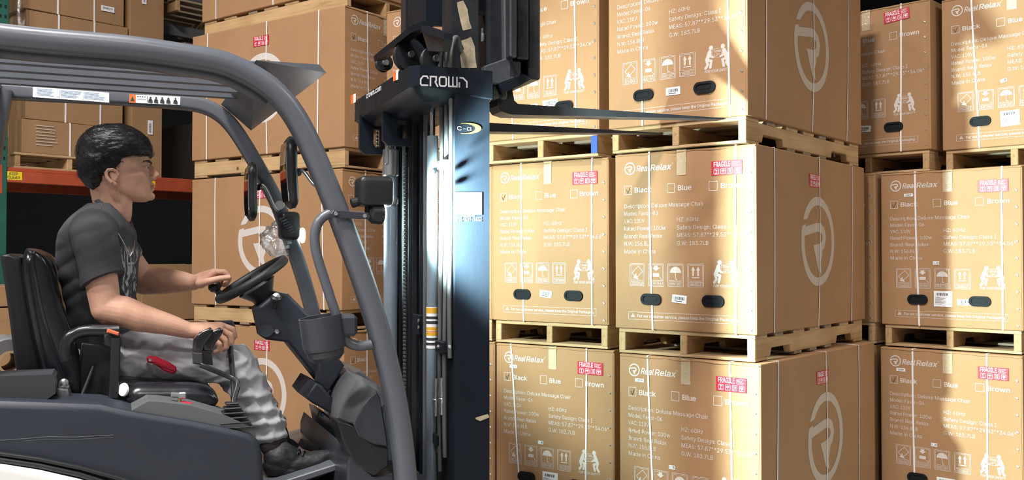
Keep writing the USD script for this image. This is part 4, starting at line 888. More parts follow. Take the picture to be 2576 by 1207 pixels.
fp('console', prism(A2([(322, 1033), (372, 1006), (400, 1007), (480, 1017), (560, 1040), (622, 1066), (640, 1085), (640, 1100), (480, 1062), (330, 1040)], -.47), -.50, -.30, .012), greyp, 'grey plastic side console')
for k in range(6):
    y = 1010 + 11.0 * k; h = 17 + 5.4 * k; cx = 583 + 1.2 * k; a0 = A(cx - h, y + 8, -.455); a1 = A(cx + h, y, -.455); fp('bellows_fold', cbox((a0[0], -.455 - .02 - .007 * k, a0[2]), (a1[0], -.455 + .02 + .007 * k, a1[2]), .005), rubber)
bent = [A(588, 1014, -.45), A(594, 985, -.43), A(597, 962, -.41), A(582, 950, -.385), A(545, 934, -.38), A(505, 918, -.375)]
fp('lever_arm', sweep(smoothpath(np.array(bent), 40), rrect(.017, .012, .005, 3), (0, 1, 0)), blackp, 'bent black lever bracket')
glossk = M('glossy_black_knob', (.012, .012, .014), .14, coat=.6)
def lever(px0, v, dx=0, dy=0):
    b = prism(A2([(px0 - 33, 882), (px0 - 31, 852), (px0 - 16, 836), (px0 + 12, 823), (px0 + 20, 831), (px0 + 16, 842), (px0 - 4, 870), (px0 - 8, 884)], v), v - .014, v + .014, .0085)
    s = fp('lever_knob', b, glossk, 'glossy black control lever knob'); fp('lever_collar', prism(A2([(px0 - 33, 884), (px0 - 8, 886), (px0 - 6, 918), (px0 - 32, 914)], v), v - .012, v + .012, .004), M('lever_collar_grey', (.04, .04, .045), .45) if 'lever_collar' not in [k[1] for k in used] else '/World/Looks/lever_collar_grey', under=s)
lever(517, -.36); lever(541, -.33)
fp('armrest_pad', prism(A2([(541, 808), (585, 806), (592, 822), (560, 822), (548, 816)], -.17), -.19, -.13, .006), blackp)
fp('lever_stem', cyl(A(575, 820, -.16), A(590, 1000, -.3), .009, 10), blackp)

# seat ---------------------------------------------------------------------------
from scipy.interpolate import interp1d
def _ends(p): t = np.linspace(-1, 1, 30); return p[np.round((np.sin(t * PI / 2) * .55 + t * .45 + 1) / 2 * 199).astype(int)]
def cushion(front, back, half, v0=0, n=10, pw=3.2):
    a, b = _ends(smoothpath(AP(front, 0), 200))[:, [0, 2]], _ends(smoothpath(AP(back, 0), 200))[:, [0, 2]]; V = []; K = 24
    for i in range(30):
        c, d = (a[i] + b[i]) / 2, (a[i] - b[i]) / 2
        q_ = (1 - abs(math.sin((i / 14.5 - 1) * PI / 2) * .55 + (i / 14.5 - 1) * .45)) / 2; e = max(.12, math.sqrt(max(0, 1 - (1 - min(1, q_ / .16)) ** 2)))
        for k in range(K):
            t = 2 * PI * k / K; cx, sx = math.cos(t), math.sin(t); p = 2 / pw
            V.append((*(c + d * np.sign(cx) * abs(cx) ** p * e), v0 + half * np.sign(sx) * abs(sx) ** p * (e * .35 + .65)))
    V = np.array(V)[:, [0, 2, 1]]; f = []
    for i in range(29):
        for k in range(K): f += [(i * K + k, i * K + (k + 1) % K, (i + 1) * K + (k + 1) % K), (i * K + k, (i + 1) * K + (k + 1) % K, (i + 1) * K + k)]
    f += [(0, k + 1, k) for k in range(1, K - 1)] + [(29 * K, 29 * K + k, 29 * K + k + 1) for k in range(1, K - 1)]
    m = tm(V, f); m.fix_normals(); m = m.subdivide(); trimesh.smoothing.filter_taubin(m, iterations=6); return m
bk = fp('seat_backrest', cushion([(92, 618), (128, 644), (152, 720), (172, 800), (196, 880), (212, 960), (214, 1000)], [(62, 634), (60, 690), (74, 790), (92, 880), (112, 960), (120, 1000), (124, 1010)], .25), vinyl, 'glossy black padded backrest', True)
fp('side_bolster', cushion([(124, 632), (146, 680), (166, 760), (190, 820), (206, 880), (214, 940), (216, 980)], [(78, 632), (96, 700), (112, 780), (134, 850), (160, 920), (176, 960), (182, 990)], .045, -.215), vinyl, under=bk)
fp('side_bolster', cushion([(124, 632), (146, 680), (166, 760), (190, 820), (206, 880), (214, 940), (216, 980)], [(78, 632), (96, 700), (112, 780), (134, 850), (160, 920), (176, 960), (182, 990)], .045, .215), vinyl, under=bk)
fp('seat_shell', prism(A2([(17, 643), (40, 638), (66, 648), (84, 760), (112, 900), (128, 985), (70, 985), (52, 900), (40, 800), (26, 700)], 0), -.21, .21, .012), blackp)
fp('seat_cushion', prism(A2([(200, 900), (300, 928), (480, 945), (520, 960), (522, 1000), (470, 1010), (300, 1012), (210, 1005)], 0), -.24, .24, .03), vinyl)
bo = fp('cushion_bolster', cushion([(312, 938), (360, 935), (420, 936), (480, 938), (518, 952), (526, 966)], [(312, 1004), (360, 1006), (420, 1002), (480, 998), (520, 992), (526, 982)], .058, -.29, pw=2.2), vinyl, 'black rounded cushion roll')
btn = fp('bolster_button', lathe([(0, 0), (.022, 0), (.020, .006), (0, .007)], A(312, 980, -.345), (-.75, -.62, .1), 24), white, 'white oval button', under=bo)
fp('hip_box', prism(A2([(-60, 952), (12, 942), (132, 938), (140, 948), (142, 985), (120, 1000), (-60, 1003)], -.42), -.46, -.30, .022), M('grey_hip_box', (.030, .031, .038), .65), 'dark grey padded hip box')
hb = fp('recliner_cover', prism(A2([(140, 975), (172, 976), (178, 1000), (142, 1000)], -.36), -.38, -.26, .008), greyp); fp('recliner_knob', lathe([(0, 0), (.014, 0), (.013, .008), (.006, .014), (0, .015)], A(161, 963, -.36), (0, -1, 0.1), 20), zinc, under=hb)
fp('seat_side', prism(A2([(205, 860), (290, 868), (296, 1010), (180, 1008), (196, 940)], -.22), -.25, -.19, .012), blackp)
ar = fp('hip_restraint', sweep(smoothpath(AP([(168, 905), (164, 880), (172, 853), (198, 836), (240, 831), (300, 831)], -.30), 40), rrect(.038, .05, .016, 4), (0, 1, 0)), vinyl, 'black padded hip restraint arm')
fp('buckle', prism(A2([(270, 826), (300, 836), (298, 845), (268, 836)], -.335), -.337, -.315, .003), buckle, 'orange seat belt button', under=ar)
fp('buckle_case', prism(A2([(262, 838), (306, 838), (308, 868), (292, 880), (262, 868)], -.30), -.325, -.285, .008), blackp, under=ar)
fp('belt_stalk', cyl(A(206, 996, -.30), A(236, 920, -.28), .006, 8), blackp); 
fp('armrest_post', sweep(AP([(291, 850), (290, 900), (288, 950), (286, 1000)], -.33), rrect(.03, .02, .006, 3), (0, 1, 0)), blackp)
lt = fp('latch', cyl(A(430, 992, -.44), A(452, 994, -.44), .009, 12), zinc); fp('latch_body', cbox(A(448, 1004, -.45), A(468, 984, -.43), .004), zinc, under=lt); fp('latch_stem', cyl(A(450, 1018, -.44), A(452, 1000, -.44), .006, 10), brass, under=lt)
fp('paper_tag', slab(np.array([A(408, 1020, -.46), A(424, 1012, -.42), A(440, 1014, -.42), A(426, 1026, -.46)]), .0012), white); fp('red_tab', slab(np.array([A(444, 1018, -.46), A(460, 1009, -.44), A(484, 1014, -.44), A(478, 1020, -.46)]), .002), M('red_plastic_tab', (.6, .02, .05), .4), 'red plastic tab')
for s_ in (-1, 1):
    for x_, r_ in ((-.12, .30), (-1.72, .25)):
        tw = fp('drive_wheel', lathe([(0, -.09), (r_ * .5, -.09), (r_ * .55, -.07), (r_ * .93, -.09), (r_, -.06), (r_, .06), (r_ * .93, .09), (r_ * .55, .07), (r_ * .5, .09), (0, .09)], (x_, s_ * .40, r_ + .002), (0, 1, 0), 40), rubber)
fp('counterweight_top', cbox((-1.98, -.12, .6), (-1.62, .36, A(14, 905, .06)[2] - .083), .02), paint_lo)

# ---------------------------------------------------------------- the driver
from manifold3d import Manifold, Mesh
skin = usdkit.material(stage, '/World/Looks/skin', {'tc': ('texture_coordinate', {}), 'n': ('noise_texture', {'scale': 22, 'detail': 4}), 'r': ('rgb_ramp', {'ramp': [(.3, (.50, .27, .19)), (.7, (.62, .355, .255))]}), 'nb': ('noise_texture', {'scale': 420, 'detail': 2}), 'bp': ('bump', {'strength': .10, 'distance': .002}),
    'p': ('principled_bsdf', {'roughness': .60, 'subsurface_weight': .12, 'subsurface_radius': (1, .35, .2), 'subsurface_scale': .008})}, [('tc.object', 'n.vector'), ('n.fac', 'r.fac'), ('r.color', 'p.base_color'), ('tc.object', 'nb.vector'), ('nb.fac', 'bp.height'), ('bp.normal', 'p.normal')], surface='p.BSDF')
lipm = M('lip_skin', (.40, .16, .13), .42)
hairm = M('black_hair', (.007, .007, .010), .42, bump=.6, bscale=110, stretch=(.35, 1.4, 1.6), spec=.45)
pantm = M('silver_grey_satin', (.50, .495, .535), .40, bump=.10, bscale=30, spec=.5, stretch=(1, 1, .6))
cuffm = M('dark_knit_cuff', (.075, .062, .07), .9, bump=.4, bscale=300)
sockm = M('dusky_sock', (.20, .15, .15), .9)
shoem = M('black_sneaker', (.018, .018, .021), .6, bump=.3, bscale=160)
strandm = M('black_hair_strand', (.006, .006, .008), .6, spec=.25)
eyew = M('eye_white', (.72, .68, .66), .2); iris = M('dark_iris', (.03, .018, .012), .1)
silverm = M('silver_chain', (.75, .75, .76), .25, metal=1.0)
knifem = M('red_knife_body', (.50, .012, .04), .4)
# charcoal cotton with a pale, tangled abstract print on the chest
PB = np.array([-1.33, 0.0, .98])
sx0, sx1 = A(306, 690, -.1)[0] - PB[0], A(356, 690, -.1)[0] - PB[0]; sz0, sz1 = A(330, 765, -.1)[2] - PB[2], A(330, 622, -.1)[2] - PB[2]

n = {'tc': ('texture_coordinate', {}), 'sx': ('separate_xyz', {}), 'mp': ('mapping', {'scale': (34, 34, 15)}), 'n1': ('noise_texture', {'scale': 1.0, 'detail': 3, 'distortion': 2.2}), 'r1': ('rgb_ramp', {'ramp': [(.53, (0, 0, 0)), (.57, (1, 1, 1))]}), 'bw': ('rgb_to_bw', {}),
     'mixc': ('mix_color', {'b': (.40, .41, .43)}), 'nc': ('noise_texture', {'scale': 9, 'detail': 5}), 'rc': ('rgb_ramp', {'ramp': [(.3, (.026, .026, .032)), (.7, (.040, .040, .048))]}),
     'nb': ('noise_texture', {'scale': 500, 'detail': 2}), 'bp': ('bump', {'strength': .3, 'distance': .002}), 'p': ('principled_bsdf', {'roughness': .88, 'sheen_weight': .0})}
l = [('tc.object', 'sx.vector'), ('tc.object', 'mp.vector'), ('mp.vector', 'n1.vector'), ('n1.fac', 'r1.fac'), ('r1.color', 'bw.color'), ('tc.object', 'nc.vector'), ('nc.fac', 'rc.fac'), ('rc.color', 'mixc.a'), ('tc.object', 'nb.vector'), ('nb.fac', 'bp.height'), ('bp.normal', 'p.normal'), ('mixc.result', 'p.base_color')]
prev = 'bw.val'
for nm, ax, lo, hi in (('k1', 'x', sx0 - .012, sx0 + .012), ('k2', 'z', sz0 - .02, sz0 + .01), ('k3', 'z', sz1 + .01, sz1 - .02), ('k4', 'y', -.185, -.165)):
    a, b, t0, t1 = (lo, hi, 0, 1) if lo < hi else (hi, lo, 1, 0)
    n[nm] = ('map_range', {'range_type': 'smoothstep', 'from_min': a, 'from_max': b, 'to_min': t0, 'to_max': t1}); n['m' + nm] = ('math', {'math_type': 'multiply'})
    l += [(f'sx.{ax}', f'{nm}.value'), (prev, f'm{nm}.value1'), (f'{nm}.result', f'm{nm}.value2')]; prev = f'm{nm}.value'
l.append((prev, 'mixc.fac'))
cotton = usdkit.material(stage, '/World/Looks/charcoal_cotton', n, l, surface='p.BSDF')

_p = np.array([FO[0], FO[1], 0]) + np.concatenate([PB[0] * _h + PB[1] * _l, [PB[2]]])
PER = thing('person', 'young man with black hair, charcoal T-shirt and silver-grey trousers driving the forklift', 'person', _p, FROT)
def pp(name, mesh, mat, label=None, smooth=True, under=None):
    mesh = mesh.copy(); mesh.vertices = mesh.vertices - PB; return part(under or PER, name, mesh, mat, label, smooth)
ico = trimesh.creation.icosphere(2, 1.0).vertices
def ball(p, r): return np.asarray(p) + ico * np.asarray(r)
def mh(*balls): return Manifold.hull_points(np.vstack([ball(p, r) for p, r in balls]))
def limb(*joints):
    out = mh(joints[0], joints[1])
    for a, b in zip(joints[1:-1], joints[2:]): out = out + mh(a, b)
    return out
def man(m):
    m = m.copy(); m.merge_vertices(); m.fix_normals(); return Manifold(Mesh(m.vertices.astype(np.float32), m.faces.astype(np.uint32)))
def tri(m, edge, it=12, lamb=.5):
    m = m.refine_to_length(edge); q = m.to_mesh(); t = trimesh.Trimesh(q.vert_properties[:, :3], q.tri_verts, process=True)
    if it: trimesh.smoothing.filter_taubin(t, lamb=lamb, nu=lamb + .03, iterations=it)
    return t
def loft(sections, p=2.0, K=40, yaw=0, pf=None):
    """sections: (centre x, z, back, front, half width) stacked upwards"""
    V = []; c, s = math.cos(math.radians(yaw)), math.sin(math.radians(yaw))
    for xc, z, bk, fr, hw, *rest in sections:
        y0 = rest[0] if rest else 0
        for k in range(K):
            t = 2 * PI * k / K; cx, sx = math.cos(t), math.sin(t); e = 2 / p; ef = 2 / (pf or p)
            ee = ef if cx > 0 else e
            x = (fr if cx > 0 else bk) * np.sign(cx) * abs(cx) ** ee; y = hw * np.sign(sx) * abs(sx) ** ee
            V.append((xc + c * x - s * y, y0 + s * x + c * y, z))
    n = len(sections); f = []
    for i in range(n - 1):
        for k in range(K): f += [(i * K + k, i * K + (k + 1) % K, (i + 1) * K + (k + 1) % K), (i * K + k, (i + 1) * K + (k + 1) % K, (i + 1) * K + k)]
    V = np.array(V); c0, c1 = len(V), len(V) + 1; V = np.vstack([V, V[:K].mean(0), V[-K:].mean(0)])
    f += [(c0, (k + 1) % K, k) for k in range(K)] + [(c1, (n - 1) * K + k, (n - 1) * K + (k + 1) % K) for k in range(K)]
    m = tm(V, f); m.fix_normals(); return m
def resample(rows, n):
    rows = np.array(rows, float); from scipy.interpolate import PchipInterpolator
    o = np.argsort(rows[:, 0]); return np.column_stack([np.linspace(rows[:, 0].min(), rows[:, 0].max(), n), PchipInterpolator(rows[o, 0], rows[o, 1:])(np.linspace(rows[:, 0].min(), rows[:, 0].max(), n))])
def px_sections(rows, n, v=0.0, split=.5):
    out = []
    for y, xb, xf, hw in resample(rows, n)[::-1]:
        b, f_ = A(xb, y, v), A(xf, y, v); xc = b[0] + (f_[0] - b[0]) * split; out.append((xc, (b[2] + f_[2]) / 2, xc - b[0], f_[0] - xc, hw))
    return out
# head ---------------------------------------------------------------------------
HEAD = [(323, 252, 318, .028), (330, 232, 345, .050), (345, 215, 361, .066), (365, 206, 370, .075), (385, 204, 374, .078), (400, 204, 375, .078), (412, 206, 375.5, .076), (420, 208, 375, .073), (430, 210, 376, .072), (442, 215, 378, .070), (455, 224, 380, .067), (466, 236, 381, .063), (476, 246, 382, .058), (486, 262, 384, .052), (495, 284, 385, .044), (503, 312, 379, .032), (508, 335, 366, .018)]
head = man(loft(px_sections(HEAD, 34), 2.0, 44, 0, 2.25))
a0 = lambda x, y, v=0: A(x, y, 0) + [0, v, 0]
for s in (-1, 1): head = head - mh((a0(377, 424, s * .033), .0135), (a0(370, 425, s * .043), .011))
nose = mh((a0(376, 417), .0068), (a0(394, 440), .0092), (a0(372, 440), .016), (a0(380, 450), .010)) + mh((a0(394, 440), .0094), (a0(386, 448, .010), .0078), (a0(386, 448, -.010), .0078), (a0(376, 448), .014))
face = head + nose
for s in (-1, 1):
    face = face + mh((a0(371, 411, s * .018), .0085), (a0(363, 413, s * .042), .0085)) + mh((a0(384, 448, s * .0125), .0078), (a0(378, 446, s * .014), .008))
    face = face + mh((a0(364, 426, s * .032), .0118), (a0(362, 426, s * .036), .0115))
    face = face + mh((a0(350, 444, s * .044), .020), (a0(322, 444, s * .050), .018), (a0(318, 474, s * .043), .016), (a0(366, 490, s * .020), .018), (a0(362, 462, s * .034), .018))
face = face + mh((a0(382, 465, .011), .0085), (a0(382, 465, -.011), .0085), (a0(374, 466), .016)) + mh((a0(382, 476, .009), .0085), (a0(382, 476, -.009), .0085), (a0(374, 478), .014)) + mh((a0(379, 494, .008), .0145), (a0(379, 494, -.008), .0145))
EARP = [(280, 462), (270, 451), (267, 440), (272, 432), (283, 431), (293, 436), (297, 444)]
for s in (-1, 1):
    pts = [a0(x, y, s * (.082 - .010 * (k > 4))) for k, (x, y) in enumerate(EARP)]
    for p, q_ in zip(pts[:-1], pts[1:]): face = face + mh((p, .0058), (q_, .0055))
    face = face + mh((a0(280, 440, s * .073), .0085), (a0(288, 456, s * .071), .010), (a0(292, 446, s * .070), .008)) + mh((a0(282, 462, s * .076), .0065), (a0(290, 467, s * .073), .0075))
neck = mh((a0(268, 468), .056), (a0(284, 530), .060)) + mh((a0(284, 530), .058), (a0(266, 585), .062)) + mh((a0(300, 490), .045), (a0(292, 540), .052))
torso = limb((a0(248, 606), (.080, .12, .07)), (a0(252, 660), (.10, .13, .1)), (a0(262, 780), (.09, .12, .1)), (a0(275, 880), (.095, .14, .09)))
# arms and hands -------------------------------------------------------------------
SH, EL, FM, WR = A(238, 600, -.19), A(267, 776, -.245), A(350, 798, -.262), A(474, 831, -.262)
armR = limb((SH, .062), (A(252, 690, -.225), .053), (EL, .0475), (A(310, 783, -.256), .0515), (FM, .047), (A(420, 815, -.262), .036), (WR, .0275))
armR = armR + mh((EL, .046), (A(272, 792, -.245), .036))
def finger(pts, r0, r1):
    rr = np.linspace(r0, r1, len(pts)); return limb(*zip(pts, rr))
palmR = mh((WR, .027), (A(503, 827, -.245), .023), (A(505, 836, -.275), .021)) + mh((A(503, 827, -.245), .023), (A(505, 836, -.275), .021), (A(556, 820, -.215), .0145), (A(552, 828, -.238), .0145), (A(545, 838, -.260), .014), (A(535, 850, -.279), .013))
handR = palmR
for k, (m_, p_, d_, t_, v0) in enumerate((((556, 819), (585, 828), (590, 846), (578, 856), -.213), ((554, 828), (579, 842), (583, 861), (570, 868), -.236), ((546, 839), (567, 856), (570, 873), (558, 878), -.257), ((536, 851), (552, 866), (553, 880), (543, 884), -.276))):
    handR = handR + finger([A(*m_, v0), A(*p_, v0), A(*d_, v0 + .004), A(*t_, v0 + .010)], .0122 - .0006 * k, .0088 - .0004 * k)
handR = handR + finger([A(500, 842, -.225), A(522, 858, -.205), A(545, 860, -.20), A(560, 856, -.205)], .013, .0095)
SL, EL2, W2 = A(268, 585, .19), A(362, 708, .265), A(487, 711, .115)
armL = limb((SL, .062), (A(320, 650, .24), .052), (EL2, .050), (A(410, 706, .20), .0505), (A(455, 708, .15), .040), (W2, .0285))
palmL = mh((W2, .028), (A(512, 700, .085), .026)) + mh((A(512, 700, .085), .026), (A(505, 712, .06), .020), (A(538, 686, .045), .0145), (A(541, 684, .070), .0145), (A(540, 686, .095), .014), (A(536, 690, .115), .013))
handL = palmL
for k, (m_, p_, d_, t_, v0) in enumerate((((540, 685), (563, 684), (573, 697), (567, 712), .045), ((542, 684), (567, 686), (577, 700), (569, 716), .068), ((541, 687), (564, 690), (573, 704), (564, 717), .092), ((537, 692), (556, 696), (564, 708), (556, 717), .113))):
    handL = handL + finger([A(*m_, v0), A(*p_, v0), A(*d_, v0), A(*t_, v0 - .006)], .0122 - .0006 * k, .0088 - .0004 * k)
handL = handL + finger([A(506, 713, .050), A(530, 706, .022), A(555, 700, .014), A(575, 698, .014)], .0145, .0098)
legs = limb((A(285, 905, -.09), .08), (A(585, 917, -.15), .055), (A(690, 1120, -.135), .036), (A(700, 1150, -.135), .034)) + limb((A(285, 905, .09), .08), (A(590, 915, .15), .055), (A(700, 1110, .15), .036), (A(710, 1145, .15), .034))
bodyM = face + neck + torso + armR + handR + armL + handL + legs
bt_ = tri(bodyM, .006, 7, .45)
pp('body', bt_, skin)
# eyes, brows, lips
for s in (-1, 1):
    e_ = trimesh.creation.icosphere(3, .0112); e_.vertices += a0(364.5, 424.5, s * .0325); ey = pp('eye', e_, eyew)
    i_ = trimesh.creation.icosphere(3, .0072); i_.vertices = i_.vertices * [.7, 1, 1] + a0(369.5, 424.5, s * .0330); pp('iris', i_, iris, under=ey)
    lid = tri(mh((a0(371, 419.5, s * .024), .0052), (a0(358, 421.5, s * .044), .005)) + mh((a0(372, 419.5, s * .026), .0045), (a0(366, 418.5, s * .038), .0055)), .003, 4); pp('eyelid', lid, skin); lid2 = tri(mh((a0(371, 430, s * .024), .0045), (a0(358, 429, s * .044), .0045)), .003, 4); pp('eyelid', lid2, skin)
    br_ = tri(limb((a0(379.5, 410.5, s * .013), .0042), (a0(374, 407.5, s * .030), .0045), (a0(360, 409.5, s * .048), .003)), .003, 4); br_.vertices += (meshkit.noise(br_.vertices * 700, 3)[:, None] - .5) * .002; pp('eyebrow', br_, hairm)
lp = tri(mh((a0(385.5, 467, .010), .0055), (a0(385.5, 467, -.010), .0055), (a0(379, 468.5, .021), .003), (a0(379, 468.5, -.021), .003)) + mh((a0(385, 474, .009), .0058), (a0(385, 474, -.009), .0058), (a0(379, 471.5, .020), .003), (a0(379, 471.5, -.020), .003)), .003, 5); pp('lips', lp, lipm)
# hair: a full cap with a fringe, strands raised along its flow
HAIR = [(315, 268, 306, .020), (318, 250, 322, .040), (323, 236, 338, .056), (331, 220, 353, .070), (342, 208, 365, .080), (355, 200, 374, .087), (368, 196, 379.5, .090), (379, 194, 381, .091), (386, 193, 380.5, .090), (391, 193, 374, .089), (396, 193, 350, .089), (403, 193, 334, .088), (412, 194, 325, .087), (422, 195, 319, .085), (430, 196, 312, .083), (436, 198, 303, .081), (440, 199, 272, .078), (450, 203, 266, .073), (460, 209, 263, .067), (469, 217, 258, .060), (476, 228, 250, .048), (480, 238, 246, .03)]
hm = loft(px_sections(HAIR, 60), 2.05, 72, 0, 2.5); hmT = tri(man(hm), .0045, 8)
hv = hmT.vertices; c_h = a0(285, 400); rel = (hv - c_h)
hmT.fix_normals(); nrm = hmT.vertex_normals
ang = np.arctan2(rel[:, 2], rel[:, 0]); flow = np.column_stack([rel[:, 0] * 14 + rel[:, 2] * 20, rel[:, 1] * 95, rel[:, 2] * 45 - rel[:, 0] * 16])
disp = (np.abs(meshkit.noise(flow * 1.0, 2) - .5) * 2 - .5) * .0045 + (meshkit.fbm(hv * 20, 2, 5) - .5) * .010 + (meshkit.noise(flow * 2.4, 9) - .5) * .002
hmT.vertices = hv + nrm * disp[:, None]
hp_ = pp('hair', hmT, hairm)
# loose strands lying over the cap
rs = np.random.default_rng(3); top_i = np.where(rel[:, 2] > -.06)[0]; crv, cnt = [], []
seedp = a0(225, 345); pick = rs.choice(top_i, 2600)
for i in pick:
    p = hmT.vertices[i]; nn_ = nrm[i]; d = (p - seedp) * [1, 1, .6]; d -= nn_ * (d @ nn_); d /= np.linalg.norm(d) + 1e-9; L_ = rs.uniform(.02, .045); ph = rs.uniform(-.35, .35); sd = np.cross(nn_, d)
    for k in range(5):
        t = k / 4; crv.append(p + (d + sd * ph * t) * L_ * (t - .4) + nn_ * (.0018 + .003 * math.sin(PI * t) - .012 * (t - .5) ** 2 - .35 * (L_ * (t - .4)) ** 2 / .09 * .5)); 
    cnt.append(5)
bc_ = UsdGeom.BasisCurves.Define(stage, hp_ + '/strands'); bc_.CreateTypeAttr('linear'); bc_.CreateCurveVertexCountsAttr(cnt); bc_.CreatePointsAttr([Gf.Vec3f(*map(float, q_ - PB)) for q_ in crv]); bc_.CreateWidthsAttr([.00055]); bc_.SetWidthsInterpolation('constant')
UsdShade.MaterialBindingAPI.Apply(bc_.GetPrim()).Bind(strandm); bc_.GetPrim().SetCustomDataByKey('kind', 'stuff')
# T-shirt --------------------------------------------------------------------------
TS = [(930, 285, .105, .168), (890, 283, .112, .165), (850, 274, .110, .160), (790, 262, .110, .162), (730, 252, .114, .170), (680, 248, .122, .182), (640, 246, .126, .190), (605, 246, .122, .196), (575, 249, .110, .190), (552, 253, .094, .165), (535, 258, .080, .125), (522, 264, .068, .094), (513, 270, .062, .078)]
rows = resample([(y, x, d, w) for y, x, d, w in TS], 44)[::-1]
YAW = -14
sec = [(A(x, y, 0)[0], A(x, y, 0)[2], d, d, w, 0) for y, x, d, w in rows]
shirt = man(loft(sec, 2.35, 56, YAW))
slvR = limb((A(236, 580, -.150), .078), (A(236, 592, -.192), .0735), (A(250, 660, -.222), .0715), (A(257, 700, -.234), .0700))
cutn = A(257, 700, -.234) - A(245, 640, -.21); cutn = cutn / np.linalg.norm(cutn)
hemP = A(257, 707, -.234)
hn = -(cutn + np.array([.20, 0, .03])); hn = hn / np.linalg.norm(hn); slvR = slvR.trim_by_plane(tuple(hn), float(hn @ hemP))
slvL = limb((A(262, 575, .15), .078), (A(275, 590, .20), .072), (A(312, 640, .235), .066))
cC = A(279, 536, 0); cT = A(318, 569, 0) - A(240, 504, 0); cS = np.linalg.norm(cT) / 2; cT = cT / np.linalg.norm(cT); cN = np.cross((0, 1., 0), cT); cN = cN if cN[2] > 0 else -cN; cB = np.array([math.sin(math.radians(-YAW)) * .0, 1.0, 0])
ringpt = lambda t, k=1.0: cC + k * (cS * math.cos(t) * cT + .080 * math.sin(t) * cB)
neckhole = Manifold.hull_points(np.array([ringpt(t, q_) + cN * h_ for t in np.linspace(0, 2 * PI, 40) for q_, h_ in ((1.0, .0), (1.25, .2))]))
sgnp = lambda m: m
st_ = tri(shirt - neckhole + slvR + slvL, .008, 6)
v = st_.vertices; st_.fix_normals(); nr_ = st_.vertex_normals
fold = (np.abs(meshkit.noise(np.column_stack([v[:, 0] * 9 + v[:, 2] * 12, v[:, 1] * 8, v[:, 2] * 16 - v[:, 0] * 10]), 4) - .5) - .25) * .016 + (meshkit.fbm(v * 9, 3, 2) - .5) * .014
fold *= np.clip((A(260, 520, 0)[2] - v[:, 2]) / .10, .12, 1)
st_.vertices = v + nr_ * fold[:, None]
sp = pp('t_shirt', st_, cotton, 'charcoal T-shirt with a pale abstract print')
pp('collar', sweep(np.array([ringpt(t, 1.01) + cN * .002 for t in np.linspace(0, 2 * PI, 50)]), rrect(.007, .016, .003, 2), tuple(cN), False), cotton, under=sp)
q_ = slvR.refine_to_length(.008).to_mesh(); hv_ = q_.vert_properties[:, :3]; dd = np.abs((hv_ - hemP) @ hn); rim = hv_[(dd < .004)]
ce = rim.mean(0); a1_ = np.cross(hn, (0, 1., 0)); a1_ /= np.linalg.norm(a1_); b1_ = np.cross(hn, a1_); an_ = np.arctan2((rim - ce) @ b1_, (rim - ce) @ a1_); rad = np.linalg.norm(rim - ce, axis=1)
hemc = []
for t in np.linspace(-PI, PI, 49):
    dif = np.abs((an_ - t + PI) % (2 * PI) - PI); r_m = rad[dif < .22].max(); hemc.append(ce + hn * .010 + (r_m + .0002) * (math.cos(t) * a1_ + math.sin(t) * b1_))
pp('sleeve_hem', sweep(np.array(hemc), rrect(.0035, .019, .0015, 2), tuple(hn), False), cotton, under=sp)
def shirt_y(x, z):
    i = np.argmin([abs(s_[1] - z) for s_ in sec]); xc, _, d, _, w, _ = sec[i]; c, s = math.cos(math.radians(YAW)), math.sin(math.radians(YAW)); best = None
    for t in np.linspace(0, 2 * PI, 721):
        e = 2 / 2.35; lx, ly = d * np.sign(math.cos(t)) * abs(math.cos(t)) ** e, w * np.sign(math.sin(t)) * abs(math.sin(t)) ** e; X, Y = xc + c * lx - s * ly, s * lx + c * ly
        if Y < .02 and (best is None or abs(X - x) < best[0]): best = (abs(X - x), Y)
    return best[1]
ck = []
for x, y in ((252, 512), (262, 530), (275, 552), (290, 575), (305, 600), (318, 625), (327, 646)):
    p = A(x, y, -.1); yy = shirt_y(p[0], p[2]) - .010; ck.append(A(x, y, yy))
nc = pp('necklace', tube(smoothpath(ck, 60), .0016, 8, (0, 1, 0)), silverm, 'thin silver chain with a small cross')
ck2 = [A(x, y, v_) for x, y, v_ in ((327, 646, ck[-1][1]), (337, 622, ck[-1][1] + .03), (338, 600, -.01), (330, 575, .03), (318, 555, .05))]; pp('chain_far_side', tube(smoothpath(ck2, 40), .0014, 8, (0, 1, 0)), silverm, under=nc)
vc = ck[-1][1] - .004; pp('cross_pendant', cat([prism(A2([(327, 648), (331, 648), (332, 686), (328, 686)], vc), vc - .002, vc + .001, .0006), prism(A2([(322, 660), (336, 659), (336, 664), (322, 665)], vc), vc - .002, vc + .001, .0006)]), silverm, under=nc)
# trousers ------------------------------------------------------------------------
def trouser(o, dx=0, dy=0):
    j = lambda x, y, v, r: (A(x + dx, y + dy, v), r)
    return limb(j(282, 908, .085 * o, .100), j(350, 903, .11 * o, .090), j(430, 900, .13 * o, .083), j(520, 906, .145 * o, .077), j(586, 918, .15 * o, .073), j(618, 968, .148 * o, .068), j(650, 1030, .142 * o, .064), j(676, 1084, .137 * o, .061))
pants = trouser(-1) + trouser(1, 6, -6) + mh((A(268, 905, -.06), .11), (A(268, 905, .06), .11))
pt_ = tri(pants, .0075, 6)
v = pt_.vertices; pt_.fix_normals(); nr_ = pt_.vertex_normals
kn = A(592, 915, -.15); hp0 = A(275, 905, -.09)
uthigh = (kn - hp0) / np.linalg.norm(kn - hp0); an = A(680, 1095, -.135); ush = (an - kn) / np.linalg.norm(an - kn)
s1 = (v - hp0) @ uthigh; s2 = (v - kn) @ ush; onshin = (s2 > 0) & (s1 > .30)
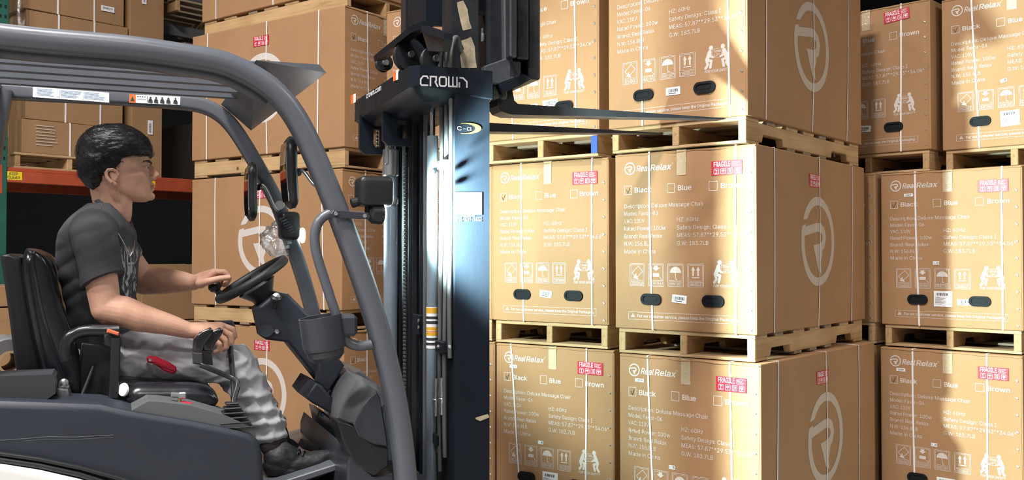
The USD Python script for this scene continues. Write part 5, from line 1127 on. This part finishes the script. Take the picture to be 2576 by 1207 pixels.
along = np.where(onshin, s2 + .44, s1); across = v - np.where(onshin[:, None], kn + np.outer(s2, ush), hp0 + np.outer(s1, uthigh)); az = np.arctan2(across[:, 2], across[:, 1])
w1 = meshkit.fbm(np.column_stack([v[:, 0] * 6, v[:, 1] * 6, v[:, 2] * 6]), 3, 11)
ph = along * np.where(onshin, 30, 15) + az * np.where(onshin, .9, 1.5) + w1 * 3.2
rid = 1 - np.abs(((ph % 2) - 1)); rid = rid ** 2.2
ph2 = along * 22 - az * 2.2 + meshkit.noise(v * 7, 4) * 2.6; rid2 = (1 - np.abs((ph2 % 2) - 1)) ** 3
knee_f = np.exp(-((along - .46) / .13) ** 2)
amp = .0085 + .006 * np.clip(along - .46, 0, .3) / .3 + .003 * knee_f
dz_ = (rid - .3) * amp + (rid2 - .25) * .005 + (meshkit.fbm(v * 9, 2, 21) - .5) * .014
pt_.vertices = v + nr_ * dz_[:, None]; trimesh.smoothing.filter_taubin(pt_, iterations=5)
tr_ = pp('trousers', pt_, pantm, 'silver-grey satin trousers')
for o, dx, dy in ((-1, 0, 0), (1, 8, -10)):
    c0_, c1_ = A(676 + dx, 1086 + dy, .137 * o), A(690 + dx, 1120 + dy, .135 * o)
    pp('ankle_cuff', tri(limb((c0_, .050), (c0_ * .5 + c1_ * .5, .052), (c1_, .048)), .008, 4), cuffm, under=tr_)
    pp('sock', tri(limb((A(688 + dx, 1118 + dy, .135 * o), .043), (A(698 + dx, 1142 + dy, .135 * o), .041)), .008, 3), sockm)
    J = lambda x, y, r, vv=0: (A(x + dx, y + dy, .165 * o + vv), r)
    up = limb(J(700, 1150, .050), J(722, 1166, .045), J(760, 1168, .042), J(800, 1158, .037), J(826, 1148, .029)) + mh(J(694, 1172, .044), J(730, 1180, .044)) + mh(J(712, 1128, .030), J(728, 1150, .040))
    sm_ = tri(up, .007, 8); sv = sm_.vertices; sm_.fix_normals(); sm_.vertices = sv + sm_.vertex_normals * ((meshkit.fbm(sv * 30, 3, 3) - .5) * .012)[:, None]
    sh_ = pp('shoe', sm_, shoem, 'black sneaker')
    sole = [A(x + dx, y + dy, .165 * o) for x, y in ((680, 1206), (720, 1207), (770, 1199), (815, 1184), (842, 1162), (846, 1150))]
    pp('sole', sweep(smoothpath(np.array(sole), 24), rrect(.016, .086, .006, 2), (0, 1, 0), scale=np.concatenate([[.75, .9], np.ones(18), [.92, .8, .65, .45]])), rubber, under=sh_)
    for k in range(4):
        a_, b_ = A(722 + 13 * k + dx, 1136 + 3.5 * k + dy, .165 * o - .026), A(730 + 13 * k + dx, 1128 + 4.5 * k + dy, .165 * o + .02); mid = (a_ + b_) / 2 + [0, 0, .014]; pp('lace', tube([a_, mid, b_], .003, 6, (1, 0, 0), 8), blackp, under=sh_)
# the folding knife clipped to the pocket: a thing of its own
KB = A(405, 916, -.232); _k = np.array([FO[0], FO[1], 0]) + np.concatenate([KB[0] * _h + KB[1] * _l, [KB[2]]])
KN = thing('utility_knife', "red folding utility knife clipped to the driver's trouser pocket", 'knife', _k, FROT)
def kp(name, mesh, mat, under=None): mesh = mesh.copy(); mesh.vertices = mesh.vertices - KB; return part(under or KN, name, mesh, mat)
kp('handle', prism(A2([(368, 901), (374, 895), (392, 896), (424, 910), (443, 922), (444, 932), (434, 940), (412, 932), (388, 914), (371, 911)], -.232), -.245, -.220, .005), knifem)
kp('clip', prism(A2([(388, 908), (436, 926), (434, 931), (386, 913)], -.232), -.249, -.245, .001), M('dark_red_clip', (.28, .01, .03), .3)); kp('pivot', lathe([(0, 0), (.005, 0), (.005, .002), (0, .003)], A(378, 905, -.2455), (0, -1, 0), 14), zinc)

# ---------------------------------------------------------------- pallet rack behind the truck
RP, RR = np.array([-3.836, 7.0]), np.array([math.sin(math.radians(42)), math.cos(math.radians(42))]); RYAW = 48.0
RN = np.array([-RR[1], RR[0]])            # into the rack, away from the aisle
def RT(t, d, z): q = RP + RR * t + RN * d; return (q[0], q[1], z)
rackg = M('green_rack_upright', (.012, .10, .075), .5, var=.2, vscale=9); racko = M('orange_rack_beam', (.40, .070, .028), .5, bump=.1, bscale=60, var=.22, vscale=8); rackd = M('grey_rack_beam', (.10, .10, .105), .5)
darkm = M('upright_slot', (.004, .006, .006), .8)
RK = thing('pallet_rack', 'pallet rack with orange beams and a green perforated upright behind the driver', 'rack', RT(0, 0, 0), RYAW)
for k, (t, d) in enumerate(((-.008, 0), (-.008, 1.05), (2.75, 0), (2.75, 1.05))):
    up_ = part(RK, 'upright', cat([cbox((t - .04, d - .035, 0), (t + .04, d - .03, 4.6), .001), cbox((t - .04, d - .035, 0), (t - .035, d + .035, 4.6), .001), cbox((t + .035, d - .035, 0), (t + .04, d + .035, 4.6), .001)]), rackg, kind=None)
    if k == 0:
        for j in range(26):
            for s in (-1, 1): part(up_, 'slot', cbox((t + s * .018 - .008, d - .0362, 2.2 + .076 * j), (t + s * .018 + .008, d - .0345, 2.2 + .076 * j + .026), .003), darkm)
for zb, m_ in ((2.035, racko), (4.02, rackd)):
    for d in (-.03, 1.02):
        b_ = part(RK, 'beam', cat([cbox((-.035, d, zb), (2.71, d + .045, zb + .085), .004), cbox((-.035, d + .012, zb + .085), (2.71, d + .045, zb + .115), .003)]), m_)
        if d < 0:
            for tt in (-.03, 2.70): part(b_, 'beam_connector', cbox((tt - .012, d - .008, zb - .09), (tt + .03, d + .004, zb + .13), .003), m_)
for tt in np.linspace(.25, 2.5, 6): part(RK, 'deck_support', cbox((tt - .02, .02, 2.10), (tt + .02, 1.03, 2.125), .002), rackd)
kc = part(RK, 'clearance_label', cbox((.015, -.0315, 2.055), (.14, -.030, 2.118), .0005), M('yellow_sign', (.80, .62, .01), .5), 'yellow label reading KEEP CLEAR')
q = Print(); 
for t_, z_, w_ in (('KEEP', 2.091, .062), ('CLEAR', 2.064, .088)): v_, f_ = text2(t_, 1.0, True); q.add((v_ / [v_[:, 0].max(), 1] * [w_, .020] + [.078 - w_ / 2, z_], f_))
part(kc, 'lettering', q.mesh(lambda v: np.column_stack([v[:, 0], np.full(len(v), -.0318), v[:, 1]])), black_ink, None, False)
part(RK, 'clearance_label', cbox((1.06, -.0315, 2.06), (1.20, -.030, 2.112), .0005), '/World/Looks/yellow_sign', 'small yellow label')

stretch = usdkit.material(stage, '/World/Looks/stretch_wrap', {'tc': ('texture_coordinate', {}), 'mp': ('mapping', {'scale': (6, 6, 30), 'rotation': (0, .3, 0)}), 'n': ('noise_texture', {'scale': 2.5, 'detail': 4, 'distortion': 1.0}), 'bp': ('bump', {'strength': .9, 'distance': .01}), 't': ('transparent_bsdf', {}), 'g': ('glossy_bsdf', {'color': (.85, .83, .85), 'roughness': .16}), 'm': ('mix_closure', {'fac': .22})},
    [('tc.object', 'mp.vector'), ('mp.vector', 'n.vector'), ('n.fac', 'bp.height'), ('bp.normal', 'g.normal'), ('t.BSDF', 'm.closure1'), ('g.BSDF', 'm.closure2')], surface='m.closure')
def plain_carton(t, d, z, w, l, h, label, straps=(), tag_at=None, lines=None, rot=0.0, seam=True, mat=None, group=None, holes=(), tape_side=None):
    q_ = RT(t, d, z); c = thing('storage_carton', label, 'carton', q_, RYAW + rot, group)
    m = grid_box((w, l, h), .006, (6, 6, 4)); p = m.vertices; m.vertices = p + (meshkit.fbm(p * 5 + t * 7 + z, 3, 6)[:, None] - .5) * .010 * ((p > .004) & (p < np.array([w, l, h]) - .004)).sum(1)[:, None] / 3
    part(c, 'box_body', m, mat or card2, None, 25)
    if seam: part(c, 'packing_tape', cbox((-.0012, l * .5 - .028, h * .55), (w + .0012, l * .5 + .028, h + .0012), .0004), tapem)
    for s in straps: part(c, 'strap', cat([cbox((s - .007, -.006, -.001), (s + .007, -.0035, h + .001), .0004), cbox((s - .007, -.006, h - .001), (s + .007, l + .004, h + .0025), .0004)]), strapm)
    if tag_at:
        x, zz, a, b = tag_at; l_ = part(c, 'paper_label', cbox((x - a / 2, -.0075, zz - b / 2), (x + a / 2, -.006, zz + b / 2), .0003), white); pq = Print(); (bars(pq, x - a * .38, x + a * .38, zz - b * .1, zz + b * .28, 8) if a > b else [pq.shape(sbox(x - a * .25, zz - b * .35 + k * b * .06, x + a * .2, zz - b * .35 + k * b * .06 + b * .03)) for k in range(11)]); part(l_, 'label_print', pq.mesh(lambda v: np.column_stack([v[:, 0], np.full(len(v), -.0079), v[:, 1]])), black_ink, None, False)
    if lines:
        x0, x1 = lines; pq = Print(); rr_ = random.Random(int(t * 100))
        for k in range(7):
            zz = h * (.82 - .095 * k); pq.shape(sbox(x0, zz, x0 + (x1 - x0) * rr_.uniform(.5, 1), zz + .008))
        part(c, 'faint_print', pq.mesh(lambda v: np.column_stack([v[:, 0], np.full(len(v), -.0068), v[:, 1]])), ink_faint, None, False)
    for x, zz in holes: part(c, 'punched_hole', xf(lathe([(0, 0), (.013, 0), (.013, .001), (0, .001)], (0, 0, 0), (0, -1, 0), 14), None, (x, -.0062, zz)), black_ink)
    return c
GP = 'cartons stacked on the orange-beam rack'
zp = 2.15
# a pallet load of four layers
pal = thing('pallet', 'weathered pallet on the orange rack beam under the carton stack', 'pallet', RT(.10, .02, zp), RYAW)
for k, sx in enumerate((.03, .42, .83)): part(pal, 'stringer', cbox((sx - .02, .01, .018), (sx + .02, 1.0, .105), .003), (woodB, woodA)[k % 2])
for k, sy in enumerate((.0, .2, .42, .64, .86)): part(pal, 'deck_board', cbox((0, sy, .105), (.86, sy + .11, .123), .002), woodX)
for k, sy in enumerate((.0, .45, .86)): part(pal, 'bottom_board', cbox((0, sy, 0), (.86, sy + .11, .018), .002), woodX)
zc = zp + .125; hs = (.265, .29, .285, .275, .30, .30)
LBL = ('bottom storage carton of the rack load, faint printed lines on its face', 'second storage carton of the rack load, just under the overhead guard', 'third storage carton of the rack load, behind the roof bars', 'storage carton above the roof of the truck, two white straps', 'upper left storage carton with a white barcode label and two straps', 'topmost storage carton of the rack load, cut by the frame edge')
for k, h in enumerate(hs):
    plain_carton(.14 + (.02, .05, .03, .05, .02, .03)[k], .04 + .01 * (k % 2), zc, .80 - .03 * (k == 1), .62, h - .004, LBL[k], straps=((.36,), (.30, .58), (.3, .6), (.24, .52), (.26, .55), (.3, .6))[k], tag_at=(.66, .12, .11, .045) if k == 4 else None, lines=(.1, .3) if k in (0,) else None, rot=(-.5, .8, 0, -.6, 1.0, 0)[k], group=GP)
    zc += h
sw_ = thing('stretch_film', 'torn clear stretch film around the rack load, glossy at its left corner', 'plastic wrap', RT(.13, .03, zp + 1.0), RYAW)
gg = grid_box((.10, .62, .62), .03, (6, 20, 20)); pv = gg.vertices; gg.vertices = pv + (meshkit.fbm(pv * 13, 4, 2)[:, None] - .5) * [.05, .03, .03] + [-.03, -.02, 0]; part(sw_, 'film', gg, stretch, None, True)
# the tall narrow cartons to the right of the load
plain_carton(1.02, .03, zp, .27, .5, .95, 'tall narrow carton on the rack with a vertical white label behind the driver', tag_at=(.16, .42, .045, .12), group=GP)
plain_carton(1.00, .03, zp + .958, .30, .5, .98, 'upper tall carton above the roof of the truck with a small vertical label', tag_at=(.12, .56, .04, .12), group=GP)
# dark goods further along and above
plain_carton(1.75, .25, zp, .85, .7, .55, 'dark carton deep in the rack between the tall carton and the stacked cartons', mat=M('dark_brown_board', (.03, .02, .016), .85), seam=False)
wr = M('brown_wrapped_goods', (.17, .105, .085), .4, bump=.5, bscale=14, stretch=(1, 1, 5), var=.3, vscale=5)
lo_ = thing('wrapped_load', 'brown film-wrapped load in the dark upper rack beside the tall carton', 'wrapped load', RT(1.55, .15, 3.05), RYAW)
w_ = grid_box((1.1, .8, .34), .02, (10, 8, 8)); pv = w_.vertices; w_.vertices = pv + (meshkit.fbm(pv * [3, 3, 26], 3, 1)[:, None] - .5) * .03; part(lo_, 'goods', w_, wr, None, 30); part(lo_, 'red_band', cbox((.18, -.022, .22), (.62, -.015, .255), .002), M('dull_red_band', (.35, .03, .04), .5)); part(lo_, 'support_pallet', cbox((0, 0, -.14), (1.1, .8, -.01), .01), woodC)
sk = thing('pallet', 'dark pallet high in the rack at the top edge of the picture', 'pallet', RT(1.4, .05, 3.62), RYAW)
for k in range(3): part(sk, 'stringer', cbox((.02 + .55 * k, 0, 0), (.06 + .55 * k, 1.0, .09), .003), woodB)
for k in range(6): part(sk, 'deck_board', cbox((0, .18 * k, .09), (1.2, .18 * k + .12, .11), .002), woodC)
part(RK, 'beam', cbox((1.40, .30, 3.46), (2.71, .345, 3.56), .004), rackd)
# cartons on the floor level under the rack
flo = [(.98, -.25, .952, .50, .5, .46), (1.02, -.28, .722, .62, .5, .222), (1.0, -.27, .402, .60, .5, .31), (1.02, -.25, .003, .58, .5, .393)]
FL_ = ('brown carton with two punched holes under the rack, seen over the far forearm', 'flat brown carton below the far forearm under the rack', 'brown carton under the rack at the level of the near forearm', 'lowest carton under the rack behind the seat')
for (t, d, z, w, l_, h), lb in list(zip(flo, FL_)): plain_carton(t, d, z, w, l_, h, lb, holes=((.34, h * .72), (.41, h * .72)) if z > .9 else (), group='cartons stored under the rack')

for (px, py0, py1, w, lb) in ((2, 772, 718, .42, 'small brown carton seen left of the seat shell'), (-22, 810, 774, .36, 'short carton at the left picture edge beside the seat'), (6, 905, 806, .5, 'low carton behind the paper roll at the left picture edge')):
    t_ = .03 + .012 * (px + 20) / 20; z0_, z1_ = (CAM_H + (647 - y) * 6.5 / FPX for y in (py0, py1))
    if py0 > 900: z0_ = .003
    plain_carton(t_ - .40, -.52, z0_ + .002, w, .45, z1_ - z0_ - .004, lb, group='cartons at the far left under the rack')
# a roll of packing film standing behind the seat
rc = A(14, 905, .06); _r = np.array([FO[0], FO[1], 0]) + np.concatenate([rc[0] * _h + rc[1] * _l, [rc[2]]])
ROLL = thing('packing_roll', 'grey roll of packing material with a tan core lying behind the seat', 'roll', _r, FROT)
ax_ = (.25, -1, 0)
part(ROLL, 'wound_film', lathe([(.038, -.10), (.078, -.10), (.082, -.094), (.082, .094), (.078, .10), (.038, .10), (.038, -.10)], (0, 0, 0), ax_, 48), M('grey_film_roll', (.17, .165, .17), .5)); part(ROLL, 'core', lathe([(.031, -.102), (.0385, -.102), (.0385, .102), (.031, .102), (.031, -.102)], (0, 0, 0), ax_, 40), M('tan_core', (.50, .33, .18), .8))
